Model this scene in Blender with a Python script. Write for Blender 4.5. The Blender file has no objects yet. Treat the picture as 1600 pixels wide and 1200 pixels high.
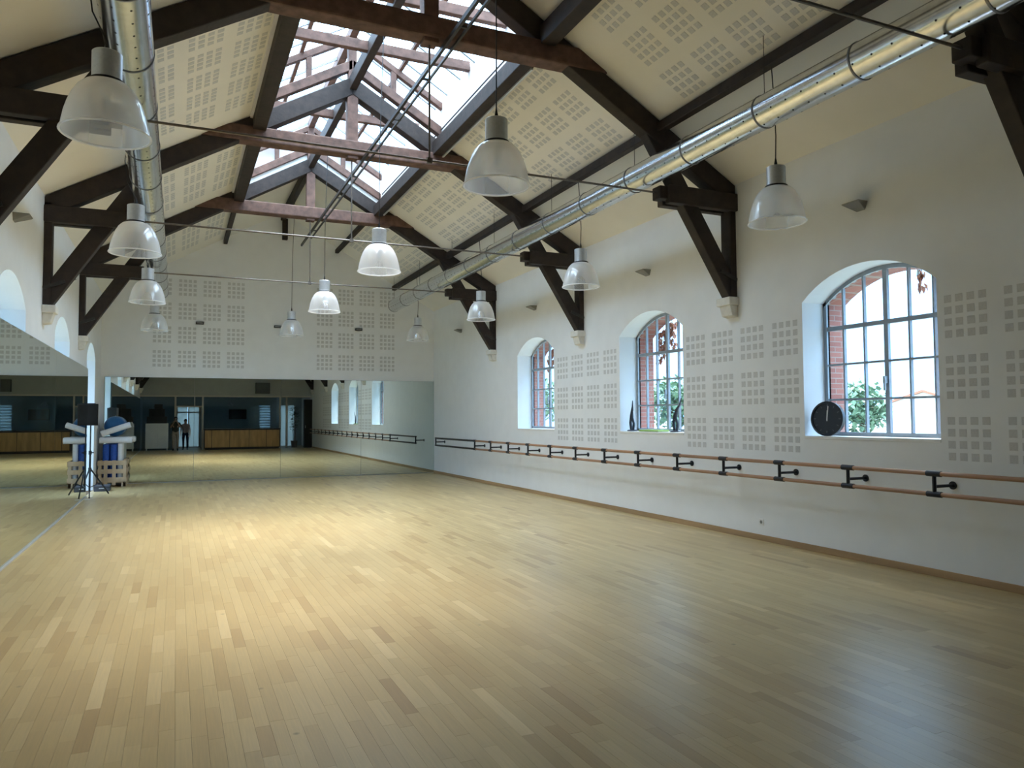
import bpy, bmesh, math, random
from mathutils import Vector, Matrix
random.seed(7)
scene = bpy.context.scene
COL = scene.collection

# ------------------------------------------------------------------ camera
YAW, PITCH, ROLL, FPX, CAMH = 0.4206, 0.0449, -0.0057, 1171.8, 1.6146
cy, sy, cp, sp = math.cos(YAW), math.sin(YAW), math.cos(PITCH), math.sin(PITCH)
FWD = Vector((sy*cp, cy*cp, sp)); RGT = Vector((cy, -sy, 0)); UPV = RGT.cross(FWD)
cr, sr = math.cos(ROLL), math.sin(ROLL)
RGT, UPV = RGT*cr + UPV*sr, UPV*cr - RGT*sr
camd = bpy.data.cameras.new('camera'); cam = bpy.data.objects.new('camera', camd); COL.objects.link(cam)
camd.sensor_width = 36; camd.lens = FPX/1600*36; camd.clip_start = 0.02; camd.clip_end = 500
cam.matrix_world = Matrix(((RGT.x, UPV.x, -FWD.x, 0), (RGT.y, UPV.y, -FWD.y, 0), (RGT.z, UPV.z, -FWD.z, CAMH), (0, 0, 0, 1)))
scene.camera = cam

# ------------------------------------------------------------------ world, exposure
world = bpy.data.worlds.new('world'); scene.world = world; world.use_nodes = True
wn = world.node_tree.nodes; wl = world.node_tree.links
bg = wn['Background']
# thinly clouded sky: blue and dimmer towards the horizon, white and about three times brighter overhead
tc = wn.new('ShaderNodeTexCoord'); sepw = wn.new('ShaderNodeSeparateXYZ'); rampw = wn.new('ShaderNodeValToRGB'); mrw = wn.new('ShaderNodeMapRange')
wl.new(tc.outputs['Generated'], sepw.inputs[0]); wl.new(sepw.outputs['Z'], rampw.inputs[0]); mxz = wn.new('ShaderNodeMath'); mxz.operation = 'MAXIMUM'; mxz.inputs[1].default_value = 0.0; pwz = wn.new('ShaderNodeMath'); pwz.operation = 'POWER'; pwz.inputs[1].default_value = 2.0
wl.new(sepw.outputs['Z'], mxz.inputs[0]); wl.new(mxz.outputs[0], pwz.inputs[0]); wl.new(pwz.outputs[0], mrw.inputs[0])
e_ = rampw.color_ramp.elements
e_[0].position = 0.0; e_[0].color = (0.34, 0.63, 1.0, 1); e_[1].position = 1.0; e_[1].color = (0.84, 0.93, 1.0, 1)
k_ = e_.new(0.5); k_.color = (0.50, 0.75, 1.0, 1)
mrw.inputs['From Min'].default_value = 0.0; mrw.inputs['From Max'].default_value = 1.0
mrw.inputs['To Min'].default_value = 4.4; mrw.inputs['To Max'].default_value = 17.0
wl.new(rampw.outputs[0], bg.inputs['Color']); wl.new(mrw.outputs[0], bg.inputs['Strength'])
# hazy high sun: its soft light falls through the roof lantern towards the left of the hall
sund = bpy.data.lights.new('sun', 'SUN'); sund.energy = 7.8; sund.angle = math.radians(28); sund.color = (1.0, 0.93, 0.82)
sun = bpy.data.objects.new('sun', sund); COL.objects.link(sun)
sun.rotation_euler = Vector((0.27, 0.45, 0.85)).to_track_quat('Z', 'Y').to_euler()
vs = scene.view_settings
vs.view_transform = 'Standard'; vs.look = 'None'; vs.gamma = 1.0; vs.use_curve_mapping = False
vs.exposure = 0.30
scene.cycles.max_bounces = 14; scene.cycles.diffuse_bounces = 8; scene.cycles.glossy_bounces = 6
scene.cycles.transparent_max_bounces = 24; scene.cycles.sample_clamp_indirect = 8
scene.cycles.caustics_reflective = True

# ------------------------------------------------------------------ key dimensions
XR, XL = 6.98, -1.745
CX = (XR+XL)/2
T = [-0.30, 3.92, 8.14, 12.36, 16.62]
YB, YR = 21.31, -0.90
ZE, SL = 4.80, 0.58                 # eave height, roof slope
ZA = ZE + SL*(XR-CX)                # inner apex of the ceiling
WINC = [6.00, 10.16, 14.41]
WINW, SILL, SPR, CROWN = 1.78, 1.36, 3.00, 3.33
DOORC = 19.0
DEP = 0.37                          # reveal depth up to the window frame
ZT = 4.573                          # tie rod height
def zroof(x): return ZE + SL*(XR - CX - abs(x-CX))

def portal(name, loc, rot, sx, sy_):
    l = bpy.data.lights.new(name, 'AREA'); l.shape = 'RECTANGLE'; l.size = sx; l.size_y = sy_
    l.cycles.is_portal = True
    o = bpy.data.objects.new(name, l); COL.objects.link(o); o.location = loc; o.rotation_euler = rot
for c_ in WINC:
    portal('window_portal', (XR+0.75, c_, 2.35), (0, math.radians(90), 0), 2.0, 1.9)
    portal('window_portal', (XL-0.75, c_, 2.35), (0, math.radians(-90), 0), 2.0, 1.9)
portal('door_portal', (XL-0.75, DOORC, 1.65), (0, math.radians(-90), 0), 3.4, 1.9)
for s_ in (-1, 1):
    portal('skylight_portal', (CX+s_*0.85, (T[2]+T[4])/2, 8.1), (0, s_*math.radians(30), 0), 1.9, T[4]-T[2])

# ------------------------------------------------------------------ helpers
class MB:
    def __init__(s): s.v = []; s.f = []
    def add(s, v, f):
        n = len(s.v); s.v += [tuple(p) for p in v]; s.f += [tuple(i+n for i in q) for q in f]; return s
    def box(s, x0, x1, y0, y1, z0, z1):
        return s.add([(x0,y0,z0),(x1,y0,z0),(x1,y1,z0),(x0,y1,z0),(x0,y0,z1),(x1,y0,z1),(x1,y1,z1),(x0,y1,z1)],
                     [(0,3,2,1),(4,5,6,7),(0,1,5,4),(1,2,6,5),(2,3,7,6),(3,0,4,7)])
    def bar(s, p, q, w, h, up=(0,0,1)):
        p, q = Vector(p), Vector(q); d = (q-p).normalized(); up = Vector(up)
        if abs(d.dot(up)) > .98: up = Vector((0,1,0)) if abs(d.y) < .9 else Vector((1,0,0))
        a = d.cross(up).normalized()*w/2; b = a.cross(d).normalized()*h/2
        v = [p-a-b, p+a-b, p+a+b, p-a+b, q-a-b, q+a-b, q+a+b, q-a+b]
        return s.add(v, [(0,1,2,3),(4,7,6,5),(0,4,5,1),(1,5,6,2),(2,6,7,3),(3,7,4,0)])
    def tube(s, pts, r, n=8, cap=True):
        pts = [Vector(p) for p in pts]; rs = r if isinstance(r, (list, tuple)) else [r]*len(pts)
        ring = []; base = len(s.v); prev = None
        for i, p in enumerate(pts):
            d = (pts[min(i+1, len(pts)-1)] - pts[max(i-1, 0)]).normalized()
            if prev is None:
                a = d.cross(Vector((0,0,1)));
                if a.length < .05: a = d.cross(Vector((1,0,0)))
            else:
                a = prev - d*prev.dot(d)
            a.normalize(); prev = a; b = d.cross(a)
            for k in range(n):
                t = 2*math.pi*k/n; s.v.append(tuple(p + (a*math.cos(t)+b*math.sin(t))*rs[i]))
        for i in range(len(pts)-1):
            for k in range(n):
                k2 = (k+1) % n
                s.f.append((base+i*n+k, base+i*n+k2, base+(i+1)*n+k2, base+(i+1)*n+k))
        if cap:
            s.f.append(tuple(base+k for k in reversed(range(n))))
            s.f.append(tuple(base+(len(pts)-1)*n+k for k in range(n)))
        return s
    def lathe(s, prof, c=(0,0,0), n=32, cap0=False, cap1=False):
        base = len(s.v)
        for r, z in prof:
            for k in range(n):
                t = 2*math.pi*k/n; s.v.append((c[0]+r*math.cos(t), c[1]+r*math.sin(t), c[2]+z))
        for i in range(len(prof)-1):
            for k in range(n):
                k2 = (k+1) % n
                s.f.append((base+i*n+k, base+i*n+k2, base+(i+1)*n+k2, base+(i+1)*n+k))
        if cap0: s.f.append(tuple(base+k for k in reversed(range(n))))
        if cap1: s.f.append(tuple(base+(len(prof)-1)*n+k for k in range(n)))
        return s
    def prism(s, poly, f0, f1):
        """poly: list of 2D points; f0,f1 map a 2D point to 3D on the two sides"""
        n = len(poly); a = [f0(*p) for p in poly]; b = [f1(*p) for p in poly]
        return s.add(a+b, [tuple(reversed(range(n))), tuple(range(n, 2*n))] + [(i, (i+1) % n, n+(i+1) % n, n+i) for i in range(n)])
    def ball(s, c, r, nu=16, nv=10, sc=(1,1,1)):
        prof = []
        base = len(s.v)
        for j in range(1, nv):
            t = math.pi*j/nv
            for k in range(nu):
                u = 2*math.pi*k/nu
                s.v.append((c[0]+r*sc[0]*math.sin(t)*math.cos(u), c[1]+r*sc[1]*math.sin(t)*math.sin(u), c[2]-r*sc[2]*math.cos(t)))
        for j in range(nv-2):
            for k in range(nu):
                k2 = (k+1) % nu; s.f.append((base+j*nu+k, base+j*nu+k2, base+(j+1)*nu+k2, base+(j+1)*nu+k))
        bot = len(s.v); s.v.append((c[0], c[1], c[2]-r*sc[2])); top = len(s.v); s.v.append((c[0], c[1], c[2]+r*sc[2]))
        for k in range(nu):
            k2 = (k+1) % nu; s.f.append((bot, base+k2, base+k)); s.f.append((top, base+(nv-2)*nu+k, base+(nv-2)*nu+k2))
        return s
    def mesh(s, name, mat, smooth=False):
        me = bpy.data.meshes.new(name); me.from_pydata(s.v, [], s.f)
        bm = bmesh.new(); bm.from_mesh(me); bmesh.ops.recalc_face_normals(bm, faces=bm.faces); bm.to_mesh(me); bm.free()
        if mat: me.materials.append(mat)
        if smooth:
            me.polygons.foreach_set('use_smooth', [True]*len(me.polygons))
            me.set_sharp_from_angle(angle=math.radians(40))
        me.update(); return me
    def build(s, name, mat, parent=None, smooth=False, bevel=0, local=False):
        return link(name, s.mesh(name, mat, smooth), parent, bevel, local)

def link(name, me, parent=None, bevel=0, local=False):
    o = bpy.data.objects.new(name, me); COL.objects.link(o)
    if parent is not None:
        o.parent = parent
        if not local: o.matrix_parent_inverse = world_of(parent).inverted()
    if bevel:
        m = o.modifiers.new('bevel', 'BEVEL'); m.width = bevel; m.segments = 2; m.limit_method = 'ANGLE'
    return o
def world_of(o):
    m = o.matrix_basis.copy()
    if o.parent is not None: m = world_of(o.parent) @ o.matrix_parent_inverse @ m
    return m
def tag(o, label=None, cat=None, group=None, kind=None):
    if label: o['label'] = label
    if cat: o['category'] = cat
    if group: o['group'] = group
    if kind: o['kind'] = kind
    return o
def empty(name, loc=(0,0,0), label=None, cat=None, group=None, kind=None, rz=0):
    o = bpy.data.objects.new(name, None); COL.objects.link(o); o.location = loc; o.rotation_euler = (0,0,rz); o.empty_display_size = .1
    return tag(o, label, cat, group, kind)
def copy_tree(o, parent=None):
    c = o.copy(); COL.objects.link(c); c.parent = parent
    for ch in list(o.children): copy_tree(ch, c)
    return c

# ------------------------------------------------------------------ materials
def M(name, col, rough=.6, metal=0.0, nscale=0, namt=.0, bump=0, bscale=60, spec=.5, stretch=(1,1,1), alpha_mix=None):
    m = bpy.data.materials.new(name); m.use_nodes = True; nt = m.node_tree; n = nt.nodes; l = nt.links
    b = n['Principled BSDF']; b.inputs['Roughness'].default_value = rough; b.inputs['Metallic'].default_value = metal
    b.inputs['Specular IOR Level'].default_value = spec
    b.inputs['Base Color'].default_value = (*col, 1)
    if nscale or bump:
        g = n.new('ShaderNodeTexCoord'); mp = n.new('ShaderNodeMapping'); mp.inputs['Scale'].default_value = stretch
        l.new(g.outputs['Object'], mp.inputs[0])
    if nscale:
        nz = n.new('ShaderNodeTexNoise'); nz.inputs['Scale'].default_value = nscale; nz.inputs['Detail'].default_value = 5
        r = n.new('ShaderNodeValToRGB'); l.new(mp.outputs[0], nz.inputs['Vector']); l.new(nz.outputs['Fac'], r.inputs[0])
        r.color_ramp.elements[0].position = .3; r.color_ramp.elements[1].position = .7
        r.color_ramp.elements[0].color = (*[max(0, c*(1-namt)) for c in col], 1)
        r.color_ramp.elements[1].color = (*[min(1, c*(1+namt)) for c in col], 1)
        l.new(r.outputs[0], b.inputs['Base Color'])
    if bump:
        nb = n.new('ShaderNodeTexNoise'); nb.inputs['Scale'].default_value = bscale; nb.inputs['Detail'].default_value = 4
        bp = n.new('ShaderNodeBump'); bp.inputs['Strength'].default_value = bump; bp.inputs['Distance'].default_value = .01
        l.new(mp.outputs[0], nb.inputs['Vector']); l.new(nb.outputs['Fac'], bp.inputs['Height']); l.new(bp.outputs[0], b.inputs['Normal'])
    return m
def mglass(name, tint=(.96,.98,1.0), refl=.06, rough=.02):
    m = bpy.data.materials.new(name); m.use_nodes = True; n = m.node_tree.nodes; l = m.node_tree.links
    out = n['Material Output']; n.remove(n['Principled BSDF'])
    t = n.new('ShaderNodeBsdfTransparent'); t.inputs[0].default_value = (*tint, 1)
    g = n.new('ShaderNodeBsdfGlossy'); g.inputs['Roughness'].default_value = rough
    mx = n.new('ShaderNodeMixShader'); lw = n.new('ShaderNodeLayerWeight'); lw.inputs[0].default_value = .5
    pw = n.new('ShaderNodeMath'); pw.operation = 'POWER'; pw.inputs[1].default_value = 5.0
    mul = n.new('ShaderNodeMath'); mul.operation = 'MULTIPLY_ADD'; mul.inputs[1].default_value = .7; mul.inputs[2].default_value = refl*.6; mul.use_clamp = True
    l.new(lw.outputs['Facing'], pw.inputs[0]); l.new(pw.outputs[0], mul.inputs[0]); l.new(mul.outputs[0], mx.inputs[0])
    l.new(t.outputs[0], mx.inputs[1]); l.new(g.outputs[0], mx.inputs[2]); l.new(mx.outputs[0], out.inputs[0]); return m
def mtranslucent(name, col, fac=.45, rough=.12):
    """clear moulded plastic: see-through face on, milky towards the edges, with a gloss"""
    m = bpy.data.materials.new(name); m.use_nodes = True; n = m.node_tree.nodes; l = m.node_tree.links
    out = n['Material Output']; n.remove(n['Principled BSDF'])
    df = n.new('ShaderNodeBsdfDiffuse'); df.inputs[0].default_value = (*col, 1); tl = n.new('ShaderNodeBsdfTranslucent'); tl.inputs[0].default_value = (*col, 1)
    body = n.new('ShaderNodeMixShader'); body.inputs[0].default_value = .5; l.new(df.outputs[0], body.inputs[1]); l.new(tl.outputs[0], body.inputs[2])
    gl = n.new('ShaderNodeBsdfGlossy'); gl.inputs['Roughness'].default_value = rough; gl.inputs[0].default_value = (1,1,1,1)
    t = n.new('ShaderNodeBsdfTransparent'); t.inputs[0].default_value = (.98,.98,.98,1)
    lw = n.new('ShaderNodeLayerWeight'); lw.inputs[0].default_value = .4
    mr = n.new('ShaderNodeMapRange'); mr.inputs['To Min'].default_value = 1-fac; mr.inputs['To Max'].default_value = 1.0
    mx = n.new('ShaderNodeMixShader'); l.new(lw.outputs['Facing'], mr.inputs[0]); l.new(mr.outputs[0], mx.inputs[0]); l.new(t.outputs[0], mx.inputs[1]); l.new(body.outputs[0], mx.inputs[2])
    ml = n.new('ShaderNodeMath'); ml.operation = 'MULTIPLY_ADD'; ml.inputs[1].default_value = .45; ml.inputs[2].default_value = .07; ml.use_clamp = True
    pw = n.new('ShaderNodeMath'); pw.operation = 'POWER'; pw.inputs[1].default_value = 3.0; l.new(lw.outputs['Facing'], pw.inputs[0]); l.new(pw.outputs[0], ml.inputs[0]); mg = n.new('ShaderNodeMixShader'); l.new(ml.outputs[0], mg.inputs[0]); l.new(mx.outputs[0], mg.inputs[1]); l.new(gl.outputs[0], mg.inputs[2]); l.new(mg.outputs[0], out.inputs[0])
    # fine vertical prisms
    tcn = n.new('ShaderNodeTexCoord'); wv = n.new('ShaderNodeTexNoise'); wv.inputs['Scale'].default_value = 25; bp = n.new('ShaderNodeBump'); bp.inputs['Strength'].default_value = .06
    l.new(tcn.outputs['Object'], wv.inputs['Vector']); l.new(wv.outputs['Fac'], bp.inputs['Height']); l.new(bp.outputs[0], gl.inputs['Normal'])
    return m
def mbrick(name):
    m = M(name, (.42,.17,.11), .85); n = m.node_tree.nodes; l = m.node_tree.links
    tcn = n.new('ShaderNodeTexCoord'); sx = n.new('ShaderNodeSeparateXYZ'); ad = n.new('ShaderNodeMath'); mp = n.new('ShaderNodeCombineXYZ')
    l.new(sx.outputs['X'], ad.inputs[0]); l.new(sx.outputs['Y'], ad.inputs[1]); l.new(ad.outputs[0], mp.inputs['X']); l.new(sx.outputs['Z'], mp.inputs['Y'])
    br = n.new('ShaderNodeTexBrick'); br.inputs['Color1'].default_value = (.40,.15,.11,1); br.inputs['Color2'].default_value = (.31,.11,.085,1)
    br.inputs['Mortar'].default_value = (.36,.27,.23,1); br.inputs['Scale'].default_value = 1.0
    br.inputs['Brick Width'].default_value = .22; br.inputs['Row Height'].default_value = .065; br.inputs['Mortar Size'].default_value = .006
    l.new(tcn.outputs['Object'], sx.inputs[0]); l.new(mp.outputs[0], br.inputs['Vector']); l.new(br.outputs['Color'], n['Principled BSDF'].inputs['Base Color'])
    bp = n.new('ShaderNodeBump'); bp.inputs['Strength'].default_value = .4; l.new(br.outputs['Fac'], bp.inputs['Height']); bp.invert = True; l.new(bp.outputs[0], n['Principled BSDF'].inputs['Normal'])
    return m
def mplank(name, use_object):
    m = M(name, (.6,.42,.24), .33); nt = m.node_tree; n = nt.nodes; l = nt.links; b = n['Principled BSDF']
    if use_object:
        src = n.new('ShaderNodeObjectInfo').outputs['Alpha']
    else:
        a = n.new('ShaderNodeAttribute'); a.attribute_name = 'tone'; src = a.outputs['Fac']
    rp = n.new('ShaderNodeValToRGB'); e = rp.color_ramp.elements
    e[0].position = 0; e[0].color = (.425,.285,.13,1); e[1].position = 1; e[1].color = (.67,.52,.28,1)
    k = e.new(.12); k.color = (.495,.35,.163,1); k = e.new(.5); k.color = (.56,.42,.205,1); k = e.new(.85); k.color = (.61,.465,.238,1)
    l.new(src, rp.inputs[0])
    g = n.new('ShaderNodeNewGeometry'); mp = n.new('ShaderNodeMapping'); mp.inputs['Scale'].default_value = (55, 2.2, 1)
    nz = n.new('ShaderNodeTexNoise'); nz.inputs['Scale'].default_value = 1.6; nz.inputs['Detail'].default_value = 6
    l.new(g.outputs['Position'], mp.inputs[0]); l.new(mp.outputs[0], nz.inputs['Vector'])
    mr = n.new('ShaderNodeMapRange'); mr.inputs['To Min'].default_value = .84; mr.inputs['To Max'].default_value = 1.14
    l.new(nz.outputs['Fac'], mr.inputs[0])
    mx = n.new('ShaderNodeMix'); mx.data_type = 'RGBA'; mx.blend_type = 'MULTIPLY'; mx.inputs[0].default_value = 1
    l.new(rp.outputs[0], mx.inputs[6]); l.new(mr.outputs[0], mx.inputs[7])
    # knots
    vo = n.new('ShaderNodeTexVoronoi'); vo.inputs['Scale'].default_value = 2.3; l.new(g.outputs['Position'], vo.inputs['Vector'])
    kr = n.new('ShaderNodeMapRange'); kr.inputs['From Min'].default_value = .012; kr.inputs['From Max'].default_value = .05; kr.inputs['To Min'].default_value = .55
    l.new(vo.outputs['Distance'], kr.inputs[0])
    mx2 = n.new('ShaderNodeMix'); mx2.data_type = 'RGBA'; mx2.blend_type = 'MULTIPLY'; mx2.inputs[0].default_value = 1
    l.new(mx.outputs[2], mx2.inputs[6]); l.new(kr.outputs[0], mx2.inputs[7]); l.new(mx2.outputs[2], b.inputs['Base Color'])
    rr = n.new('ShaderNodeMapRange'); rr.inputs['To Min'].default_value = .27; rr.inputs['To Max'].default_value = .42
    l.new(nz.outputs['Fac'], rr.inputs[0]); l.new(rr.outputs[0], b.inputs['Roughness'])
    b.inputs['Specular IOR Level'].default_value = .42
    return m

WALL = M('white_plaster', (.855,.87,.885), .9, nscale=3, namt=.02, bump=.03, bscale=90)
CEIL = M('ceiling_plaster', (.87,.85,.80), .92, nscale=2, namt=.02)
SQ = M('perforated_board', (.625,.63,.635), .95, nscale=400, namt=.25)
TIMBER = M('dark_timber', (.024,.015,.012), .65, nscale=9, namt=.45, bump=.25, bscale=25, stretch=(1,1,1))
TIMBER2 = M('brown_timber', (.125,.066,.048), .7, nscale=8, namt=.4, bump=.25, bscale=25)
IRON = M('dark_iron', (.05,.046,.045), .45, .6, nscale=20, namt=.2)
ROD = M('tie_rod_steel', (.16,.14,.125), .42, .7, nscale=20, namt=.2)
GALV = M('galvanised_steel', (.72,.75,.78), .2, 1.0, nscale=14, namt=.07)
GALVD = M('duct_band', (.22,.23,.25), .45, .8, nscale=14, namt=.1)
HOLE = M('dark_hole', (.01,.01,.01), .9, nscale=5, namt=.1)
ALU = M('brushed_aluminium', (.70,.73,.77), .35, .55, nscale=40, namt=.06)
BLACKP = M('black_plastic', (.012,.012,.014), .5, nscale=20, namt=.2)
SHADE = mtranslucent('prismatic_acrylic', (.96,.96,.98), .78, .08)
RIM = mtranslucent('acrylic_rim', (.95,.95,.97), .25, .1)
PLANKO = mplank('oak_plank', True); PLANKS = mplank('oak_plank_field', False)
SUBF = M('sub_floor', (.16,.10,.05), .9, nscale=6, namt=.2)
OAKT = M('oak_trim', (.42,.27,.14), .5, nscale=6, namt=.2, stretch=(1,.1,1))
MIR = bpy.data.materials.new('mirror_silver'); MIR.use_nodes = True
_b = MIR.node_tree.nodes['Principled BSDF']; _b.inputs['Metallic'].default_value = 1; _b.inputs['Roughness'].default_value = 0.0
_nz = MIR.node_tree.nodes.new('ShaderNodeTexNoise'); _nz.inputs['Scale'].default_value = .3
_rp = MIR.node_tree.nodes.new('ShaderNodeValToRGB'); _rp.color_ramp.elements[0].color = (.64,.70,.66,1); _rp.color_ramp.elements[1].color = (.67,.73,.69,1)
MIR.node_tree.links.new(_nz.outputs['Fac'], _rp.inputs[0]); MIR.node_tree.links.new(_rp.outputs[0], _b.inputs['Base Color'])
MIRB = M('mirror_backing', (.13,.17,.16), .5, nscale=5, namt=.1)
STEELF = M('window_steel', (.30,.34,.38), .5, .2, nscale=10, namt=.1)
PANE = mglass('window_glass', (.66,.75,.82)); ROOFG = mglass('roof_glass', (.97,.985,1.0), .05)
BRICK = mbrick('red_brick')
BARW = M('barre_beech', (.40,.22,.13), .45, nscale=8, namt=.2, stretch=(1,.1,1))
BARM = M('barre_black_steel', (.018,.018,.024), .42, .3, nscale=10, namt=.2)
WPAINT = M('white_paint', (.84,.84,.83), .5, nscale=6, namt=.03)
CORB = M('corbel_stone', (.76,.74,.69), .85, nscale=14, namt=.06)

# ================================================================== SETTING
# ---- side walls with arched openings (room face x, outer face x+dep)
def arch_z(u, half=WINW/2):     # u measured from the opening's middle
    R = (half*half + (CROWN-SPR)**2)/(2*(CROWN-SPR)); return CROWN - R + math.sqrt(max(0, R*R - u*u))
def arched_wall(name, xa, xb, opens, mat, y0, y1, z0, ztop, inset=0, dz=0):
    m = MB(); y = y0; N = 16
    for c, sill in sorted(opens):
        h = WINW/2 - inset
        m.box(min(xa,xb), max(xa,xb), y, c-h, z0, ztop)
        if sill > z0: m.box(min(xa,xb), max(xa,xb), c-h, c+h, z0, sill)
        for i in range(N):
            u0, u1 = -h+2*h*i/N, -h+2*h*(i+1)/N
            poly = [(c+u0, arch_z(u0)-dz), (c+u1, arch_z(u1)-dz), (c+u1, ztop), (c+u0, ztop)]
            m.prism(poly, lambda a, b: (xa, a, b), lambda a, b: (xb, a, b))
        y = c+h
    m.box(min(xa,xb), max(xa,xb), y, y1, z0, ztop)
    return tag(m.build(name, mat), kind='structure')
RW = [(c, SILL) for c in WINC]; LW = [(c, SILL) for c in WINC] + [(DOORC, -.02)]
wall_right = arched_wall('wall_right', XR, XR+DEP, RW, WALL, -6.0, YB+.3, -.1, ZE+.25)
wall_left = arched_wall('wall_left', XL, XL-DEP, LW, WALL, -6.0, YB+.3, -.1, ZE+.25)
arched_wall('wall_right_outer', XR+DEP, XR+DEP+.3, [(c, SILL-.02) for c in WINC], BRICK, -6.0, YB+.3, -.6, ZE+.25, .05, .05)
arched_wall('wall_left_outer', XL-DEP, XL-DEP-.3, [(c, SILL-.02) for c in WINC]+[(DOORC, -.1)], BRICK, -6.0, YB+.3, -.6, ZE+.25, .05, .05)
# ---- back gable and the rear wall above the reception front
gable = [(XL-.3, -.1), (XR+.3, -.1), (XR+.3, ZE+.0), (CX, ZA+.2), (XL-.3, ZE+.0)]
wall_back = tag(MB().prism(gable, lambda a, b: (a, YB, b), lambda a, b: (a, YB+.3, b)).build('wall_back', WALL), kind='structure')
REARW = M('rear_shade_grey', (.44,.46,.44), .9, nscale=3, namt=.04)  # shade at the unlit rear end is put into this grey base colour
ZF = 2.90
gable2 = [(XL-.3, ZF), (XR+.3, ZF), (XR+.3, ZE+.0), (CX, ZA+.2), (XL-.3, ZE+.0)]
wall_rear = tag(MB().prism(gable2, lambda a, b: (a, YR, b), lambda a, b: (a, YR-.25, b)).build('wall_rear', REARW), kind='structure')

# ---- ceiling: two slopes, open under the roof lantern between the second and last truss
XC0, XC1 = CX-1.56, CX+1.56
m = MB()
def slope(x0, x1, y0, y1, th=.12):
    m.prism([(x0, zroof(x0)), (x1, zroof(x1)), (x1, zroof(x1)+th), (x0, zroof(x0)+th)], lambda a, b: (a, y0, b), lambda a, b: (a, y1, b))
for y0, y1 in ((YR-.3, T[2]), (T[4], YB+.3)):
    slope(XL-.35, CX, y0, y1); slope(CX, XR+.35, y0, y1)
slope(XL-.35, XC0, T[2], T[4]); slope(XC1, XR+.35, T[2], T[4])
ceiling = tag(m.build('ceiling', CEIL), kind='structure')

# ---- acoustic squares
def proj(p):
    d = Vector(p)-Vector((0,0,CAMH)); z = d.dot(FWD)
    return (800+FPX*d.dot(RGT)/z, 600-FPX*d.dot(UPV)/z, z) if z > .1 else (1e6, 1e6, z)
sqm = MB().box(-.0375, .0375, -.0375, .0375, -.0015, .0015).mesh('perforated_square', SQ)
def squares(parent, frames, limit, name='perforated_square'):
    """frames: list of (origin, u, v) for each 4x4 group; u,v unit vectors in the surface"""
    cells = []
    for o, u, v in frames:
        w = u.cross(v)
        for i in range(4):
            for j in range(4):
                c = o + u*(.0375+.117*i) + v*(.0375+.117*j); cells.append((c, u, v, w))
    def key(c):
        x, y, z = proj(c[0]); inside = -10 < x < 1610 and -10 < y < 1210 and z > 0
        return (0 if inside else 1, z if z > 0 else 1e6)
    cells.sort(key=key); rest = MB()
    for k, (c, u, v, w) in enumerate(cells):
        if k < limit:
            o = link(name, sqm, parent)
            o.matrix_basis = Matrix(((u.x, v.x, w.x, c.x), (u.y, v.y, w.y, c.y), (u.z, v.z, w.z, c.z), (0,0,0,1)))
        else:
            a, b, t = u*.0375, v*.0375, w*.0015
            rest.add([c-a-b+t, c+a-b+t, c+a+b+t, c-a+b+t, c-a-b-t, c+a-b-t, c+a+b-t, c-a+b-t], [(0,1,2,3),(4,7,6,5),(0,4,5,1),(1,5,6,2),(2,6,7,3),(3,7,4,0)])
    if rest.v: tag(rest.build('perforated_field', SQ, parent), kind='stuff')
VX, VY, VZ = Vector((1,0,0)), Vector((0,1,0)), Vector((0,0,1))
fr = []
for ystart in (2.82, 6.97, 11.15):
    for i in range(4):
        for j in range(3): fr.append((Vector((XR, ystart+.595*i, 1.17+.605*j)), VY, VZ))
squares(wall_right, fr, 290)
fr = []
for xs in (-.58, 3.56):
    for i in range(4):
        for j in range(4): fr.append((Vector((xs+.597*i, YB, 2.98+.625*j)), VX, VZ))
squares(wall_back, fr, 0)
fr = []
ang = math.atan(SL); dn = Vector((math.cos(ang), 0, -math.sin(ang))); dnl = Vector((-math.cos(ang), 0, -math.sin(ang)))
for t0, t1 in ((T[1], T[2]), (T[2], T[3]), (T[3], T[4]), (T[4], YB+.1)):
    for i in range(5):
        y = (t0+t1)/2 - 1.415 + .6*i
        for j in range(3):
            x = 4.27 + .523*j; fr.append((Vector((x, y, zroof(x)-.001)), dn, VY))
            x = 2*CX - x; fr.append((Vector((x, y, zroof(x)-.001)), dnl, VY))
squares(ceiling, fr, 240)

# ---- oak floor
floor = tag(MB().box(XL-.5, XR+.5, YR-6, YB+.3, -.06, -.012).build('floor', SUBF), kind='structure')
PW = .0765
planks = []
x = XL
while x < XR-.002:
    x1 = min(x+PW, XR); y = YR - random.random()*.7
    while y < YB:
        L = random.choice((.38,.45,.52,.6,.72,.9)); y1 = min(y+L, YB)
        tone = min(1, max(0, random.gauss(.52, .19)));
        if random.random() < .02: tone = random.uniform(0, .15)
        if y1-y > .05: planks.append((x, x1, y, y1, tone))
        y = y1
    x = x1
def pkey(p):
    px, py, z = proj(((p[0]+p[1])/2, (p[2]+p[3])/2, 0))
    return (0 if (-20 < px < 1620 and py < 1205 and z > 0) else 1, -(p[3]-p[2])/max(z, .1)**3)
planks.sort(key=pkey)
unit = MB().box(-.5, .5, -.5, .5, -.012, 0).mesh('plank', PLANKO)
field = MB(); tones = []
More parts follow.
